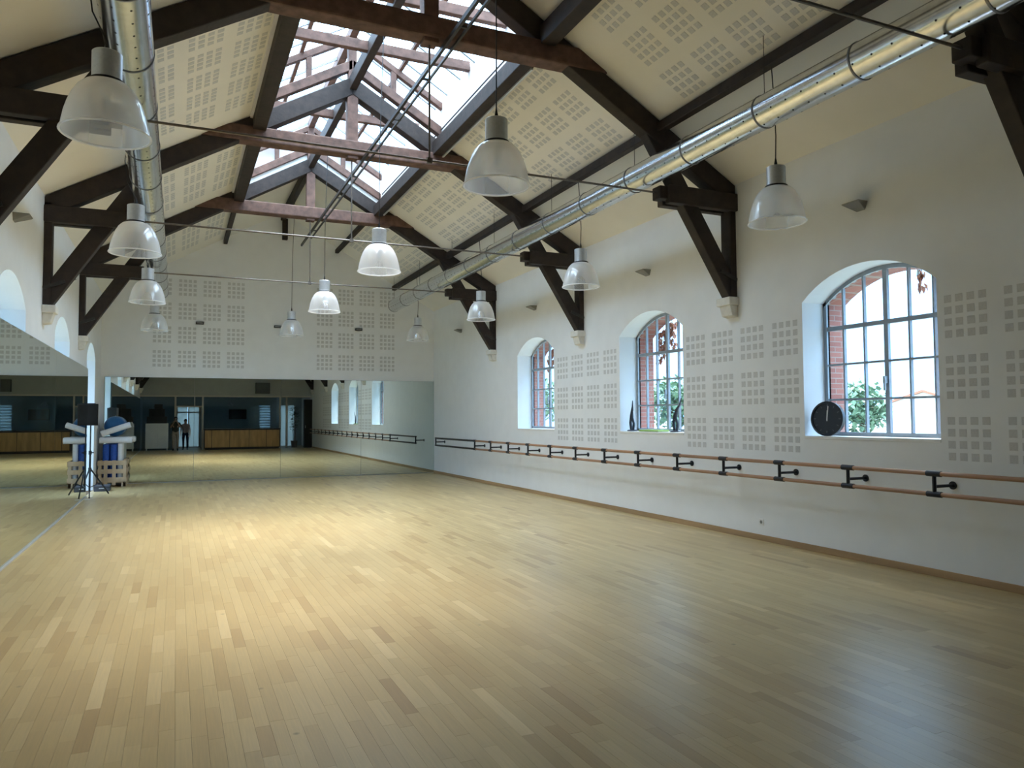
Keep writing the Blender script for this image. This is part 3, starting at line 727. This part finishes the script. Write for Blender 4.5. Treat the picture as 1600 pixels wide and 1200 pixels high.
# speaker and stand
SX, SY = -1.67, 18.32
st = empty('speaker_stand', (SX, SY, 0), 'black tripod speaker stand beside the left mirror edge', 'speaker stand')
MB().tube([(SX, SY, .10), (SX, SY, .95)], .020, 12).build('stand_pole', BLACKP, st, True)
MB().tube([(SX, SY, .90), (SX, SY, 1.50)], .014, 12).build('stand_inner_pole', BLACKP, st, True)
MB().tube([(SX, SY, .52), (SX, SY, .60)], .032, 12).build('stand_collar', BLACKP, st, True); MB().tube([(SX, SY, .88), (SX, SY, .96)], .03, 12).build('stand_collar', BLACKP, st, True)
MB().tube([(SX, SY, .92), (SX+.07, SY-.01, .92)], .012, 8).build('stand_knob', BLACKP, st, True)
for k, (dx, dy) in enumerate(((.33, .36), (.05, -.56), (-.22, .40))):
    lg = MB().bar((SX+dx*.06, SY+dy*.06, .56), (SX+dx, SY+dy, .02), .022, .022).build('stand_leg', BLACKP, st)
    MB().bar((SX, SY, .18), (SX+dx*.55, SY+dy*.55, .26), .014, .014).build('stand_brace', BLACKP, st)
    MB().ball((SX+dx, SY+dy, .016), .016, 10, 6).build('rubber_foot', BLACKP, lg, True)
spk = empty('loudspeaker', (SX, SY, 1.50), 'black loudspeaker on the tripod stand beside the mirror edge', 'speaker')
GR = M('speaker_grille', (.02,.02,.022), .8, nscale=300, namt=.5)
MB().prism([(-.15,-.13),(.15,-.13),(.11,.15),(-.11,.15)], lambda a, b: (SX+.0+a, SY+b, 1.50), lambda a, b: (SX+.0+a, SY+b, 1.96)).build('speaker_cabinet', BLACKP, spk, bevel=.012)
MB().box(SX-.135, SX+.135, SY-.142, SY-.131, 1.52, 1.94).build('speaker_grille', GR, spk, bevel=.004)
MB().box(SX-.08, SX+.08, SY-.02, SY+.06, 1.9605, 1.975).build('speaker_handle', BLACKP, spk, bevel=.004)
pb = empty('equipment_case', (-1.50, 19.55, 0), 'low dark grey case on the floor behind the speaker stand', 'case')
DG = M('dark_grey_case', (.06,.065,.085), .6, nscale=9, namt=.15)
MB().box(-1.68, -1.36, 19.35, 19.75, .0, .13).build('case_body', DG, pb, bevel=.01); MB().box(-1.58, -1.46, 19.335, 19.352, .06, .08).build('case_handle', ALU, pb)
MB().box(-1.685, -1.355, 19.345, 19.755, .085, .092).build('case_seam', BLACKP, pb)
tag(MB().box(-1.68, -1.58, 17.45, 17.56, .001, .006).build('paper_card', WPAINT), 'small white card on the floor in front of the speaker stand', 'card')

# ================================================================== RECEPTION (seen in the back mirror)
FRM = M('cream_frame', (.62,.56,.50), .6, nscale=6, namt=.05); RBLUE = M('reception_wall', (.52,.60,.64), .9, nscale=3, namt=.04)
CNT = M('counter_wood', (.66,.38,.15), .5, nscale=6, namt=.2, stretch=(1,1,.2)); CNT2 = M('counter_top', (.05,.035,.03), .4, nscale=8, namt=.2)
FROST = bpy.data.materials.new('frosted_glass'); FROST.use_nodes = True
_n = FROST.node_tree.nodes; _l = FROST.node_tree.links; _t = _n.new('ShaderNodeBsdfTranslucent'); _t.inputs[0].default_value = (.34,.37,.38,1); _mx = _n.new('ShaderNodeMixShader'); _mx.inputs[0].default_value = .25
_n['Principled BSDF'].inputs['Base Color'].default_value = (.5,.53,.55,1); _nzz = _n.new('ShaderNodeTexNoise'); _nzz.inputs['Scale'].default_value = 40
_l.new(_nzz.outputs['Fac'], _n['Principled BSDF'].inputs['Roughness'])
_l.new(_t.outputs[0], _mx.inputs[1]); _l.new(_n['Principled BSDF'].outputs[0], _mx.inputs[2]); _l.new(_mx.outputs[0], _n['Material Output'].inputs[0])
YW = -4.6
m = MB()   # rear reception wall with a glazed door and two windows
spans = [(XL-.3, .0), (1.25, 4.55), (5.15, 5.70), (6.60, XR+.3)]
for a, b_ in spans: m.box(a, b_, YW-.2, YW, -.1, 3.1)
for a, b_ in ((.0, 1.25), (4.55, 5.15), (5.70, 6.60)): m.box(a, b_, YW-.2, YW, 2.45, 3.1)
m.box(4.55, 5.15, YW-.2, YW, -.1, 1.0)
tag(m.build('wall_reception', RBLUE), kind='structure')
tag(MB().box(XL-.3, XR+.3, YW-.2, YR-.1, ZF+.05, ZF+.2).build('ceiling_reception', REARW), kind='structure')
tag(MB().box(XL, XR, YW, YR-.0, -.011, .0).build('floor_reception', M('reception_tiles', (.50,.42,.30), .5, nscale=3, namt=.1)), kind='structure')
d2 = empty('door_2', (.62, YW, 0), kind='structure')
for a in (.0, .60, 1.19): MB().box(a, a+.06, YW-.06, YW+.01, 0, 2.45).build('door_frame', FRM, d2)
for z_ in (0.0, 2.0, 2.39): MB().box(.0, 1.25, YW-.06, YW+.01, z_, z_+.06).build('door_frame', FRM, d2)
for a in (.06, .66): MB().box(a, a+.53, YW-.04, YW-.03, .06, 2.39).build('pane', FROST, d2)
w9 = empty('window_7', (4.85, YW, 1), kind='structure')
MB().box(4.55, 5.15, YW-.12, YW-.11, 1.0, 2.45).build('pane', FROST, w9)
for k in range(9): MB().bar((4.56, YW-.05, 1.08+k*.155), (5.14, YW-.05, 1.08+k*.155), .09, .012, (0,.5,1)).build('blind_slat', WPAINT, w9)
w10 = empty('window_8', (6.15, YW, 0), kind='structure')
for a in (5.70, 6.12, 6.55): MB().box(a, a+.05, YW-.08, YW, 0, 2.45).build('window_frame', FRM, w10)
MB().box(5.70, 6.60, YW-.05, YW-.04, 0, 2.45).build('pane', FROST, w10)
# front frame of the reception
par = empty('glazed_partition', (CX, YR, 0), 'cream framed glazed partition reflected in the back mirror', 'partition')
MB().box(XL, XR, YR-.10, YR+.0, ZF-.08, ZF).build('head_rail', FRM, par, bevel=.005)
for a in (-.10, 1.24, 5.22, 5.58): MB().box(a, a+.09, YR-.10, YR, 0, ZF-.08).build('frame_post', FRM, par, bevel=.005)
MB().box(-.01, 1.24, YR-.10, YR, 2.27, 2.34).build('transom', FRM, par, bevel=.005); MB().box(.85, .91, YR-.10, YR, 2.34, ZF-.08).build('frame_post', FRM, par)
for a, b_ in ((-.01, .85), (.91, 1.24)): MB().box(a, b_, YR-.06, YR-.05, 2.34, ZF-.08).build('pane', PANE, par)
MB().box(1.33, 5.22, YR-.06, YR-.05, 1.12, ZF-.08).build('pane', PANE, par)
MB().box(XL, -.10, YR-.06, YR-.05, 0.02, ZF-.08).build('pane', PANE, par)
DARKW = M('dark_cupboard', (.015,.015,.016), .6, nscale=4, namt=.2)
cab = empty('tall_cupboard', (6.75, YR+.05, 0), 'tall dark cupboard at the right end of the glazed partition', 'cupboard')
MB().box(6.55, XR-.002, YR-.1, YR+.28, 0, 2.7).build('cupboard_body', DARKW, cab, bevel=.006)
MB().box(6.57, 6.96, YR+.281, YR+.295, .08, 2.66).build('cupboard_door', DARKW, cab, bevel=.004); MB().box(6.60, 6.62, YR+.296, YR+.32, 1.1, 1.25).build('cupboard_handle', ALU, cab)
ct = empty('reception_counter', (3.27, YR, 0), 'long wooden reception counter with five front panels reflected in the back mirror', 'counter')
MB().box(1.36, 5.20, YR+.04, YR+.52, .08, 1.06).build('counter_body', CNT2, ct)
MB().box(1.33, 5.23, YR+.005, YR+.60, 1.06, 1.11).build('counter_top', CNT2, ct, bevel=.006); MB().box(1.40, 5.16, YR+.05, YR+.48, 0, .08).build('counter_plinth', CNT2, ct)
ed = [1.38, 1.72, 2.62, 3.60, 4.50, 5.18]
for k in range(5): MB().box(ed[k]+.012, ed[k+1]-.012, YR+.521, YR+.54, .12, 1.03).build('counter_panel', CNT, ct, bevel=.004)
# television, spot lamp, plant, fridge-like cabinet, air unit
tv = empty('television', (3.3, YW+.06, 1.65), 'black flat television on the reception wall reflected in the mirror', 'television')
MB().box(2.82, 3.80, YW+.03, YW+.075, 1.62, 2.20).build('tv_case', BLACKP, tv, bevel=.008); MB().box(2.84, 3.78, YW+.0755, YW+.078, 1.645, 2.18).build('tv_screen', CLK, tv); MB().box(3.15, 3.45, YW+.0, YW+.03, 1.8, 2.0).build('tv_bracket', IRON, tv)
sl = empty('spot_lamp', (2.75, -2.6, 2.95), 'small three-headed silver spot lamp hanging over the counter', 'lamp')
MB().tube([(2.75, -2.6, 2.95), (2.75, -2.6, 2.55)], .012, 8).build('lamp_stem', ALU, sl); MB().lathe([(.0,.0),(.07,.0),(.07,.03),(0,.03)], (2.75,-2.6,2.92), 16).build('lamp_base', ALU, sl)
for k in range(3):
    t = 2*math.pi*k/3; dx, dy = math.cos(t), math.sin(t)
    MB().tube([(2.75+.02*dx, -2.6+.02*dy, 2.56), (2.75+.10*dx, -2.6+.10*dy, 2.50), (2.75+.17*dx, -2.6+.17*dy, 2.40)], [.012,.035,.055], 12).build('lamp_head', ALU, sl, True)
POT = M('clay_pot', (.25,.20,.17), .7, nscale=9, namt=.1); LEAF = M('leaf_green', (.03,.075,.025), .5, nscale=9, namt=.4); SOIL = M('soil', (.05,.035,.025), .95, nscale=30, namt=.4)
def leaf(mb, p, d, L, W):
    d = Vector(d).normalized(); s = d.cross(Vector((0,0,1)));
    if s.length < .1: s = Vector((1,0,0))
    s.normalize(); n = s.cross(d); p = Vector(p)
    mb.add([p, p+d*L*.35+s*W+n*.01, p+d*L-Vector((0,0,L*.15)), p+d*L*.35-s*W+n*.01, p+d*L*.5-n*.01], [(0,1,4),(1,2,4),(2,3,4),(3,0,4)])
pl = empty('potted_plant', (6.15, -1.7, 0), 'tall leafy potted plant in the bright reception opening', 'plant')
MB().lathe([(0,0),(.14,0),(.19,.36),(.20,.38),(.18,.38),(.16,.33),(0,.33)], (6.15,-1.7,0), 24).build('plant_pot', POT, pl, True); MB().lathe([(0,.34),(.172,.34)], (6.15,-1.7,0), 20).build('pot_soil', SOIL, pl)
for k in range(3): MB().tube([(6.15+.05*k-.05, -1.7, .33), (6.13+.07*k-.05, -1.7+.05*k, 1.2), (6.08+.1*k, -1.68, 2.0)], [.02,.016,.008], 7).build('plant_stem', POT, pl, True)
lm = MB()
for k in range(150):
    t = random.uniform(0, 6.28); zz = random.uniform(1.0, 2.3); rr = random.uniform(.02, .2)
    leaf(lm, (6.15+rr*math.cos(t), -1.7+rr*math.sin(t), zz), (math.cos(t), math.sin(t), random.uniform(-.4,.6)), random.uniform(.14,.26), random.uniform(.03,.06))
tag(lm.build('plant_leaves', LEAF, pl), kind='stuff')
wc = empty('white_cabinet', (-.85, YR+.25, 0), 'white cabinet on short legs by the left end of the glazed partition', 'cabinet')
MB().box(-1.45, -.38, YR+.05, YR+.48, .12, 1.42).build('cabinet_body', WPAINT, wc, bevel=.01)
for a in (-1.44, -.91): MB().box(a+.005, a+.52, YR+.481, YR+.495, .14, 1.40).build('cabinet_door', WPAINT, wc, bevel=.004)
for a in (-.96, -.87): MB().box(a, a+.015, YR+.496, YR+.515, .7, .9).build('cabinet_handle', ALU, wc)
for a in (-1.42, -.45):
    for b_ in (YR+.08, YR+.40): MB().box(a, a+.05, b_, b_+.05, 0, .12).build('cabinet_leg', ALU, wc)
eq = empty('equipment_stack', (-.9, YR+.25, 1.42), 'stack of black audio boxes on the white cabinet', 'audio boxes')
MB().box(-1.40, -.45, YR+.08, YR+.45, 1.42, 1.78).build('audio_box', BLACKP, eq, bevel=.012); MB().box(-1.30, -.55, YR+.10, YR+.42, 1.78, 2.18).build('audio_box', BLACKP, eq, bevel=.012); MB().box(-1.05, -.65, YR+.10, YR+.40, 2.18, 2.42).build('audio_box', BLACKP, eq, bevel=.012)
for a in (-1.1, -.75): MB().tube([(a, YR+.42, 1.98), (a, YR+.428, 1.98)], .13, 24).build('speaker_cone', GR, eq, True)
ac = empty('air_conditioner', (4.3, YR+.12, 3.0), 'dark grey air unit high on the rear wall above the counter', 'air unit')
MB().box(3.95, 4.70, YR, YR+.26, 3.02, 3.62).build('unit_case', M('unit_grey', (.10,.11,.105), .6, nscale=6, namt=.1), ac, bevel=.015)
for k in range(4): MB().box(4.0, 4.65, YR+.261, YR+.27, 3.07+k*.06, 3.10+k*.06).build('unit_louver', CLG, ac)

# ================================================================== PEOPLE (reflected only)
def skinned(name, joints, bones, parent, regions, mats):
    """joints: name -> (co, radius); bones: list of pairs; regions: bone index -> material index"""
    names = list(joints); idx = {n: i for i, n in enumerate(names)}
    me = bpy.data.meshes.new(name+'_cage'); me.from_pydata([joints[n][0] for n in names], [(idx[a], idx[b]) for a, b in bones], [])
    ob = bpy.data.objects.new(name, me); COL.objects.link(ob)
    sk = ob.modifiers.new('skin', 'SKIN'); sk.use_smooth_shade = True
    layer = me.skin_vertices[0].data if me.skin_vertices else None
    if layer is None:
        bpy.context.view_layer.objects.active = ob
        bm = bmesh.new(); bm.from_mesh(me); bm.verts.layers.skin.verify(); bm.to_mesh(me); bm.free(); layer = me.skin_vertices[0].data
    for i, n in enumerate(names):
        r = joints[n][1]; layer[i].radius = r if isinstance(r, tuple) else (r, r); layer[i].use_root = (i == 0)
    ob.modifiers.new('sub', 'SUBSURF').levels = 2
    bpy.context.view_layer.update()
    dg = bpy.context.evaluated_depsgraph_get(); ev = ob.evaluated_get(dg); m2 = bpy.data.meshes.new_from_object(ev)
    bpy.data.objects.remove(ob)
    for mm in mats: m2.materials.append(mm)
    segs = [(Vector(joints[a][0]), Vector(joints[b][0])) for a, b in bones]
    for p in m2.polygons:
        best, bi = 1e9, 0; c = p.center
        for i, (a, b) in enumerate(segs):
            ab = b-a; t = max(0, min(1, (c-a).dot(ab)/max(ab.length_squared, 1e-9))); d = (c-a-ab*t).length
            if d < best: best, bi = d, i
        p.material_index = regions[bi]; p.use_smooth = True
    o = bpy.data.objects.new(name, m2); COL.objects.link(o); o.parent = parent
    return o
SKIN = M('skin', (.52,.33,.25), .55, nscale=12, namt=.05)
def person(loc, rz, label, H, arms_up, shirt, trous, hairc):
    r = empty('person', loc, label, 'person', rz=rz); s = H/1.75
    J = {}; B = []; RG = []
    def j(n, x, y, z, rad): J[n] = ((x*s, y*s, z*s), tuple(q*s for q in rad) if isinstance(rad, tuple) else rad*s)
    def b(a, c, g): B.append((a, c)); RG.append(g)
    j('pelvis', 0, 0, .95, (.185,.13)); j('waist', 0, 0, 1.12, (.17,.12)); j('chest', 0, .0, 1.30, (.205,.14)); j('upper', 0, 0, 1.43, (.17,.11)); j('neck', 0, .01, 1.52, .055); j('jaw', 0, .03, 1.58, (.06,.075)); j('skull', 0, .02, 1.66, (.075,.092)); j('crown', 0, .01, 1.71, (.055,.065))
    b('pelvis','waist',0); b('waist','chest',0); b('chest','upper',0); b('upper','neck',0); b('neck','jaw',2); b('jaw','skull',2); b('skull','crown',2)
    for q, sg in (('l', -1), ('r', 1)):
        j('hip'+q, sg*.09, 0, .90, .10); j('thigh'+q, sg*.105, .01, .70, .085); j('knee'+q, sg*.105, .015, .49, .06); j('calf'+q, sg*.105, -.01, .34, .058); j('ankle'+q, sg*.105, -.01, .09, .04); j('ball'+q, sg*.11, .10, .04, (.045,.035)); j('toe'+q, sg*.115, .18, .03, (.038,.025))
        b('pelvis','hip'+q,1); b('hip'+q,'thigh'+q,1); b('thigh'+q,'knee'+q,1); b('knee'+q,'calf'+q,1); b('calf'+q,'ankle'+q,1); b('ankle'+q,'ball'+q,3); b('ball'+q,'toe'+q,3)
        if arms_up:
            pts = [('sh', .185, .0, 1.42, .06), ('el', .25, .12, 1.20, .045), ('wr', .09, .30, 1.46, .03), ('pa', .065, .335, 1.515, (.032,.022))]
            fd = Vector((-.25, .35, .75))
        else:
            pts = [('sh', .185, .0, 1.42, .06), ('el', .235, -.01, 1.13, .045), ('wr', .245, .06, .89, .03), ('pa', .245, .08, .82, (.034,.022))]
            fd = Vector((0, .25, -1))
        prev = 'upper'
        for n, x, y, z, rad in pts:
            j(n+q, sg*x, y, z, rad); b(prev, n+q, 0 if n in ('sh', 'el') else 2); prev = n+q
        fd.normalize(); bend = Vector((-.6, .3, -.1)) if arms_up else Vector((-.3, .3, 0)); bs_ = Vector(pts[-1][1:4])
        sp_ = Vector((0, -.3, .9)).cross(fd).normalized() if arms_up else Vector((0,1,0))
        for k in range(4):
            L = (.062,.072,.066,.05)[k]; o_ = bs_ + sp_*(.018*(k-1.5)) + fd*.03
            a1 = o_; a2 = o_+fd*L*.5; a3 = a2+(fd*.7+bend*.6).normalized()*L*.5
            for t, v in enumerate((a1, a2, a3)): j('f%d%d' % (k, t)+q, sg*v.x, v.y, v.z, .009 if t < 2 else .007)
            b('pa'+q, 'f%d0' % k+q, 2); b('f%d0' % k+q, 'f%d1' % k+q, 2); b('f%d1' % k+q, 'f%d2' % k+q, 2)
        th = bs_ + sp_*-.03 + fd*.005; th2 = th + (fd*.5 - sp_*.8).normalized()*.045
        j('t0'+q, sg*th.x, th.y, th.z, .010); j('t1'+q, sg*th2.x, th2.y, th2.z, .008); b('pa'+q, 't0'+q, 2); b('t0'+q, 't1'+q, 2)
    body = skinned('body', J, B, r, RG, [shirt, trous, SKIN, BLACKP])
    hd = Vector((0, .02, 1.665))*s
    hm = MB()
    hm.ball(hd+Vector((0,-.018,.022))*s, .098*s, 18, 12, (.88,.98,.98)); hair = hm.build('hair', hairc, r, True, local=True)
    fc = MB().ball(hd+Vector((0,.0,-.015))*s, .094*s, 18, 12, (.80,1.0,1.12)).build('face', SKIN, r, True, local=True)
    MB().ball(hd+Vector((0,.098,-.02))*s, .016*s, 8, 6, (.8,1,1.5)).build('nose', SKIN, fc, True, local=True)
    for sg in (-1, 1):
        MB().ball(hd+Vector((sg*.032,.082,.012))*s, .010*s, 8, 6).build('eye', CLK, fc, True, local=True); MB().ball(hd+Vector((sg*.08,.0,-.01))*s, .026*s, 8, 6, (.4,.7,1.2)).build('ear', SKIN, fc, True, local=True)
    MB().ball(hd+Vector((0,.083,-.062))*s, .018*s, 8, 6, (1.2,.4,.3)).build('mouth', M('lips', (.40,.16,.14), .5, nscale=9, namt=.05), fc, True, local=True)
    return r
OLIVE = M('olive_cotton', (.06,.065,.05), .9, nscale=20, namt=.15); KHAKI = M('khaki_cotton', (.42,.34,.27), .9, nscale=20, namt=.1); PINKG = M('pinkish_grey_cotton', (.36,.28,.30), .9, nscale=20, namt=.1); NAVY = M('navy_denim', (.015,.02,.05), .9, nscale=30, namt=.2)
HB = M('dark_hair', (.03,.02,.015), .6, nscale=40, namt=.4)
person((-.03, -.50, .0), 0, 'person in an olive top raising a small camera with both hands', 1.74, True, OLIVE, KHAKI, HB)
person((.45, -1.25, .0), math.radians(4), 'person in a pinkish grey top and dark jeans standing in the doorway', 1.62, False, PINKG, NAVY, HB)
hc = empty('compact_camera', (-.03, -.13, 1.57), 'small black compact camera held up by the person in olive', 'camera')
MB().box(-.085, .03, -.165, -.135, 1.575, 1.645).build('camera_body', BLACKP, hc, bevel=.006); MB().tube([(-.03, -.135, 1.61), (-.03, -.115, 1.61)], .022, 18).build('camera_lens', ALU, hc, True); MB().box(.0, .02, -.16, -.14, 1.645, 1.65).build('shutter_button', ALU, hc)

# ================================================================== OUTSIDE
GRASS = M('outside_ground', (.22,.24,.20), .95, nscale=2, namt=.25)
gp = MB().box(XR+DEP+.3, 160, -60, 140, -.7, -.6); gp.box(-60, XL-DEP-.3, -60, 140, -.7, -.6); gp.box(XL-DEP-.3, XR+DEP+.3, YB+.3, 140, -.7, -.6); gp.box(XL-DEP-.3, XR+DEP+.3, -60, YW-.2, -.7, -.6)
tag(gp.build('ground', GRASS), kind='structure')
HW = M('house_render', (.80,.74,.66), .9, nscale=2, namt=.05); HR = M('roof_tiles', (.45,.17,.10), .85, nscale=20, namt=.2); HWN = M('house_glass', (.10,.14,.18), .15, nscale=2, namt=.1); SHUT = M('orange_wall', (.62,.26,.12), .85, nscale=6, namt=.1)
def house(c, rz, w, d, h, rh, label):
    r = empty('house', c, label, 'house', rz=rz)
    MB().prism([(-w/2,0),(w/2,0),(w/2,h),(0,h+rh),(-w/2,h)], lambda a, b: (-d/2, a, b), lambda a, b: (d/2, a, b)).build('house_walls', HW, r, local=True)
    for s in (-1, 1):
        MB().prism([(0,h+rh+.02),(s*(w/2+.4),h-.4*rh/(w/2)+.02),(s*(w/2+.4),h-.4*rh/(w/2)+.2),(0,h+rh+.22)], lambda a, b: (-d/2-.4, a, b), lambda a, b: (d/2+.4, a, b)).build('roof_slope', HR, r, local=True)
    for yy in (-w/4, w/5):
        f = MB().box(-d/2-.05, -d/2+.05, yy-.55, yy+.55, 1.2, 2.5).build('window_surround', WPAINT, r, local=True); MB().box(-d/2-.07, -d/2-.05, yy-.48, yy+.48, 1.27, 2.43).build('pane', HWN, f, local=True)
    return r
house((63, 47, -.6), math.radians(-150), 9, 10, 2.6, 1.6, 'pale house with a red tiled gable roof seen through the nearest window')
house((60, 92, -.6), math.radians(-120), 10, 10, 2.6, 1.6, 'pale low house seen through the middle window')
lw = empty('garden_wall', (40, 31, -.6), 'low orange garden wall outside the nearest window', 'wall', rz=math.radians(35))
MB().box(-.15, .15, -3.2, 3.2, 0, 1.05).build('wall_body', SHUT, lw, local=True); MB().box(-.2, .2, -3.3, 3.3, 1.05, 1.13).build('wall_coping', HW, lw, local=True)
TRL = M('tree_leaves', (.17,.25,.15), .7, nscale=5, namt=.4); TRB = M('tree_bark', (.14,.10,.07), .9, nscale=9, namt=.3)
def tree(c, h, rad, label):
    r = empty('tree', c, label, 'tree', 'trees outside the windows'); x, y, z = c
    MB().tube([(x, y, z), (x+.1, y, z+h*.35), (x, y+.1, z+h*.7)], [h*.035, h*.028, h*.012], 8).build('trunk', TRB, r, True)
    for k in range(4):
        t = k*1.6; MB().tube([(x+.05, y, z+h*(.32+.07*k)), (x+rad*.5*math.cos(t), y+rad*.5*math.sin(t), z+h*(.55+.07*k))], [h*.015, h*.006], 6).build('branch', TRB, r, True)
    lm = MB()
    for k in range(900):
        u = Vector((random.gauss(0,1), random.gauss(0,1), random.gauss(0,1))).normalized()*(random.random()**.4)
        p = Vector((x+u.x*rad, y+u.y*rad, z+h*.66+u.z*h*.34)); leaf(lm, p, (random.gauss(0,1), random.gauss(0,1), random.gauss(0,1)), random.uniform(.25,.5), random.uniform(.1,.2))
    tag(lm.build('crown', TRL, r), kind='stuff'); return r
tree((34, 29.5, -.6), 4.1, 1.5, 'leafy green tree left of the pale house outside the nearest window')
tree((42, 39.5, -.6), 4.6, 2.0, 'green tree behind the leafy one outside the nearest window')
tree((24, 32.5, -.6), 4.4, 1.6, 'round green tree seen through the middle window')
tree((20, 42, -.6), 5.0, 2.0, 'green tree seen through the far window')
hd_ = empty('hedge', (21, 28, -.6), 'clipped green hedge outside the middle window', 'hedge', rz=math.radians(30))
lm = MB()
for k in range(900): leaf(lm, (random.uniform(-.5,.5), random.uniform(-3.5,3.5), random.uniform(.1,1.7)), (random.gauss(0,1), random.gauss(0,1), random.gauss(0,1)), random.uniform(.14,.28), random.uniform(.05,.1))
tag(lm.build('hedge_leaves', TRL, hd_, local=True), kind='stuff'); MB().box(-.42, .42, -3.4, 3.4, 0, 1.6).build('hedge_core', TRL, hd_, local=True)
CARB = M('car_blue', (.05,.13,.28), .3, .3, nscale=3, namt=.05); CARW = M('car_white', (.75,.75,.76), .3, nscale=3, namt=.02); TYRE = M('tyre', (.02,.02,.02), .8, nscale=30, namt=.2)
def car(c, rz, paint, label):
    r = empty('car', c, label, 'car', 'parked cars', rz=rz)
    prof = [(-2.05,.3),(2.05,.3),(2.08,.62),(1.95,.82),(1.05,.95),(.45,1.42),(-1.1,1.45),(-1.85,1.0),(-2.08,.8)]
    MB().prism(prof, lambda a, b: (a, -.84, b), lambda a, b: (a, .84, b)).build('car_body', paint, r, bevel=.05, local=True)
    for s in (-1, 1): MB().prism([(.92,.97),(.42,1.36),(-1.05,1.38),(-1.62,1.02)], lambda a, b: (a, s*.845, b), lambda a, b: (a, s*.852, b)).build('side_glass', HWN, r, local=True)
    MB().add([(1.06,-.74,.965),(1.06,.74,.965),(.49,.70,1.41),(.49,-.70,1.41)], [(0,1,2,3)]).build('windscreen', HWN, r, local=True)
    for a in (-1.3, 1.3):
        for s in (-1, 1): w = MB().tube([(a, s*.70, .31), (a, s*.87, .31)], .31, 20).build('wheel', TYRE, r, True, local=True); MB().tube([(a, s*.871, .31), (a, s*.876, .31)], .19, 14).build('hubcap', ALU, w, local=True)
car((25, 22.2, -.6), math.radians(60), CARB, 'blue car parked outside the nearest window')
car((32, 21.7, -.6), math.radians(100), CARB, 'blue car parked right of the orange wall outside the nearest window')
car((16.2, 22.0, -.6), math.radians(20), CARW, 'white car parked outside the middle window')
# creepers hanging over the brick arches
CRP = M('dry_creeper', (.34,.15,.09), .8, nscale=9, namt=.4)
def creeper(c, u0, u1, n, drop, label):
    r = empty('creeper', (XR+DEP+.5, c, 3.2), label, 'creeper'); lm = MB(); st = MB()
    for k in range(n):
        u = random.uniform(u0, u1); zz = arch_z(u)-.05-random.random()**1.6*drop
        leaf(lm, (XR+DEP+random.uniform(.33,.42), c+u, zz), (random.uniform(-.2,.2), random.gauss(0,.6), -1), random.uniform(.06,.12), random.uniform(.02,.04))
    tag(lm.build('creeper_leaves', CRP, r), kind='stuff')
    for k in range(4):
        u = u0+(u1-u0)*(k+.5)/4; st.tube([(XR+DEP+.36, c+u, arch_z(u)+.05), (XR+DEP+.38, c+u+.03, arch_z(u)-drop*.6)], .006, 5)
    st.build('creeper_stem', TRB, r)
creeper(WINC[1], .30, .82, 170, .45, 'dry reddish creeper hanging over the top of the middle window')
creeper(WINC[0], -.20, -.13, 12, .20, 'small dry creeper tip hanging over the nearest window')
creeper(WINC[2], .3, .8, 110, .30, 'dry reddish creeper hanging over the top of the far window')
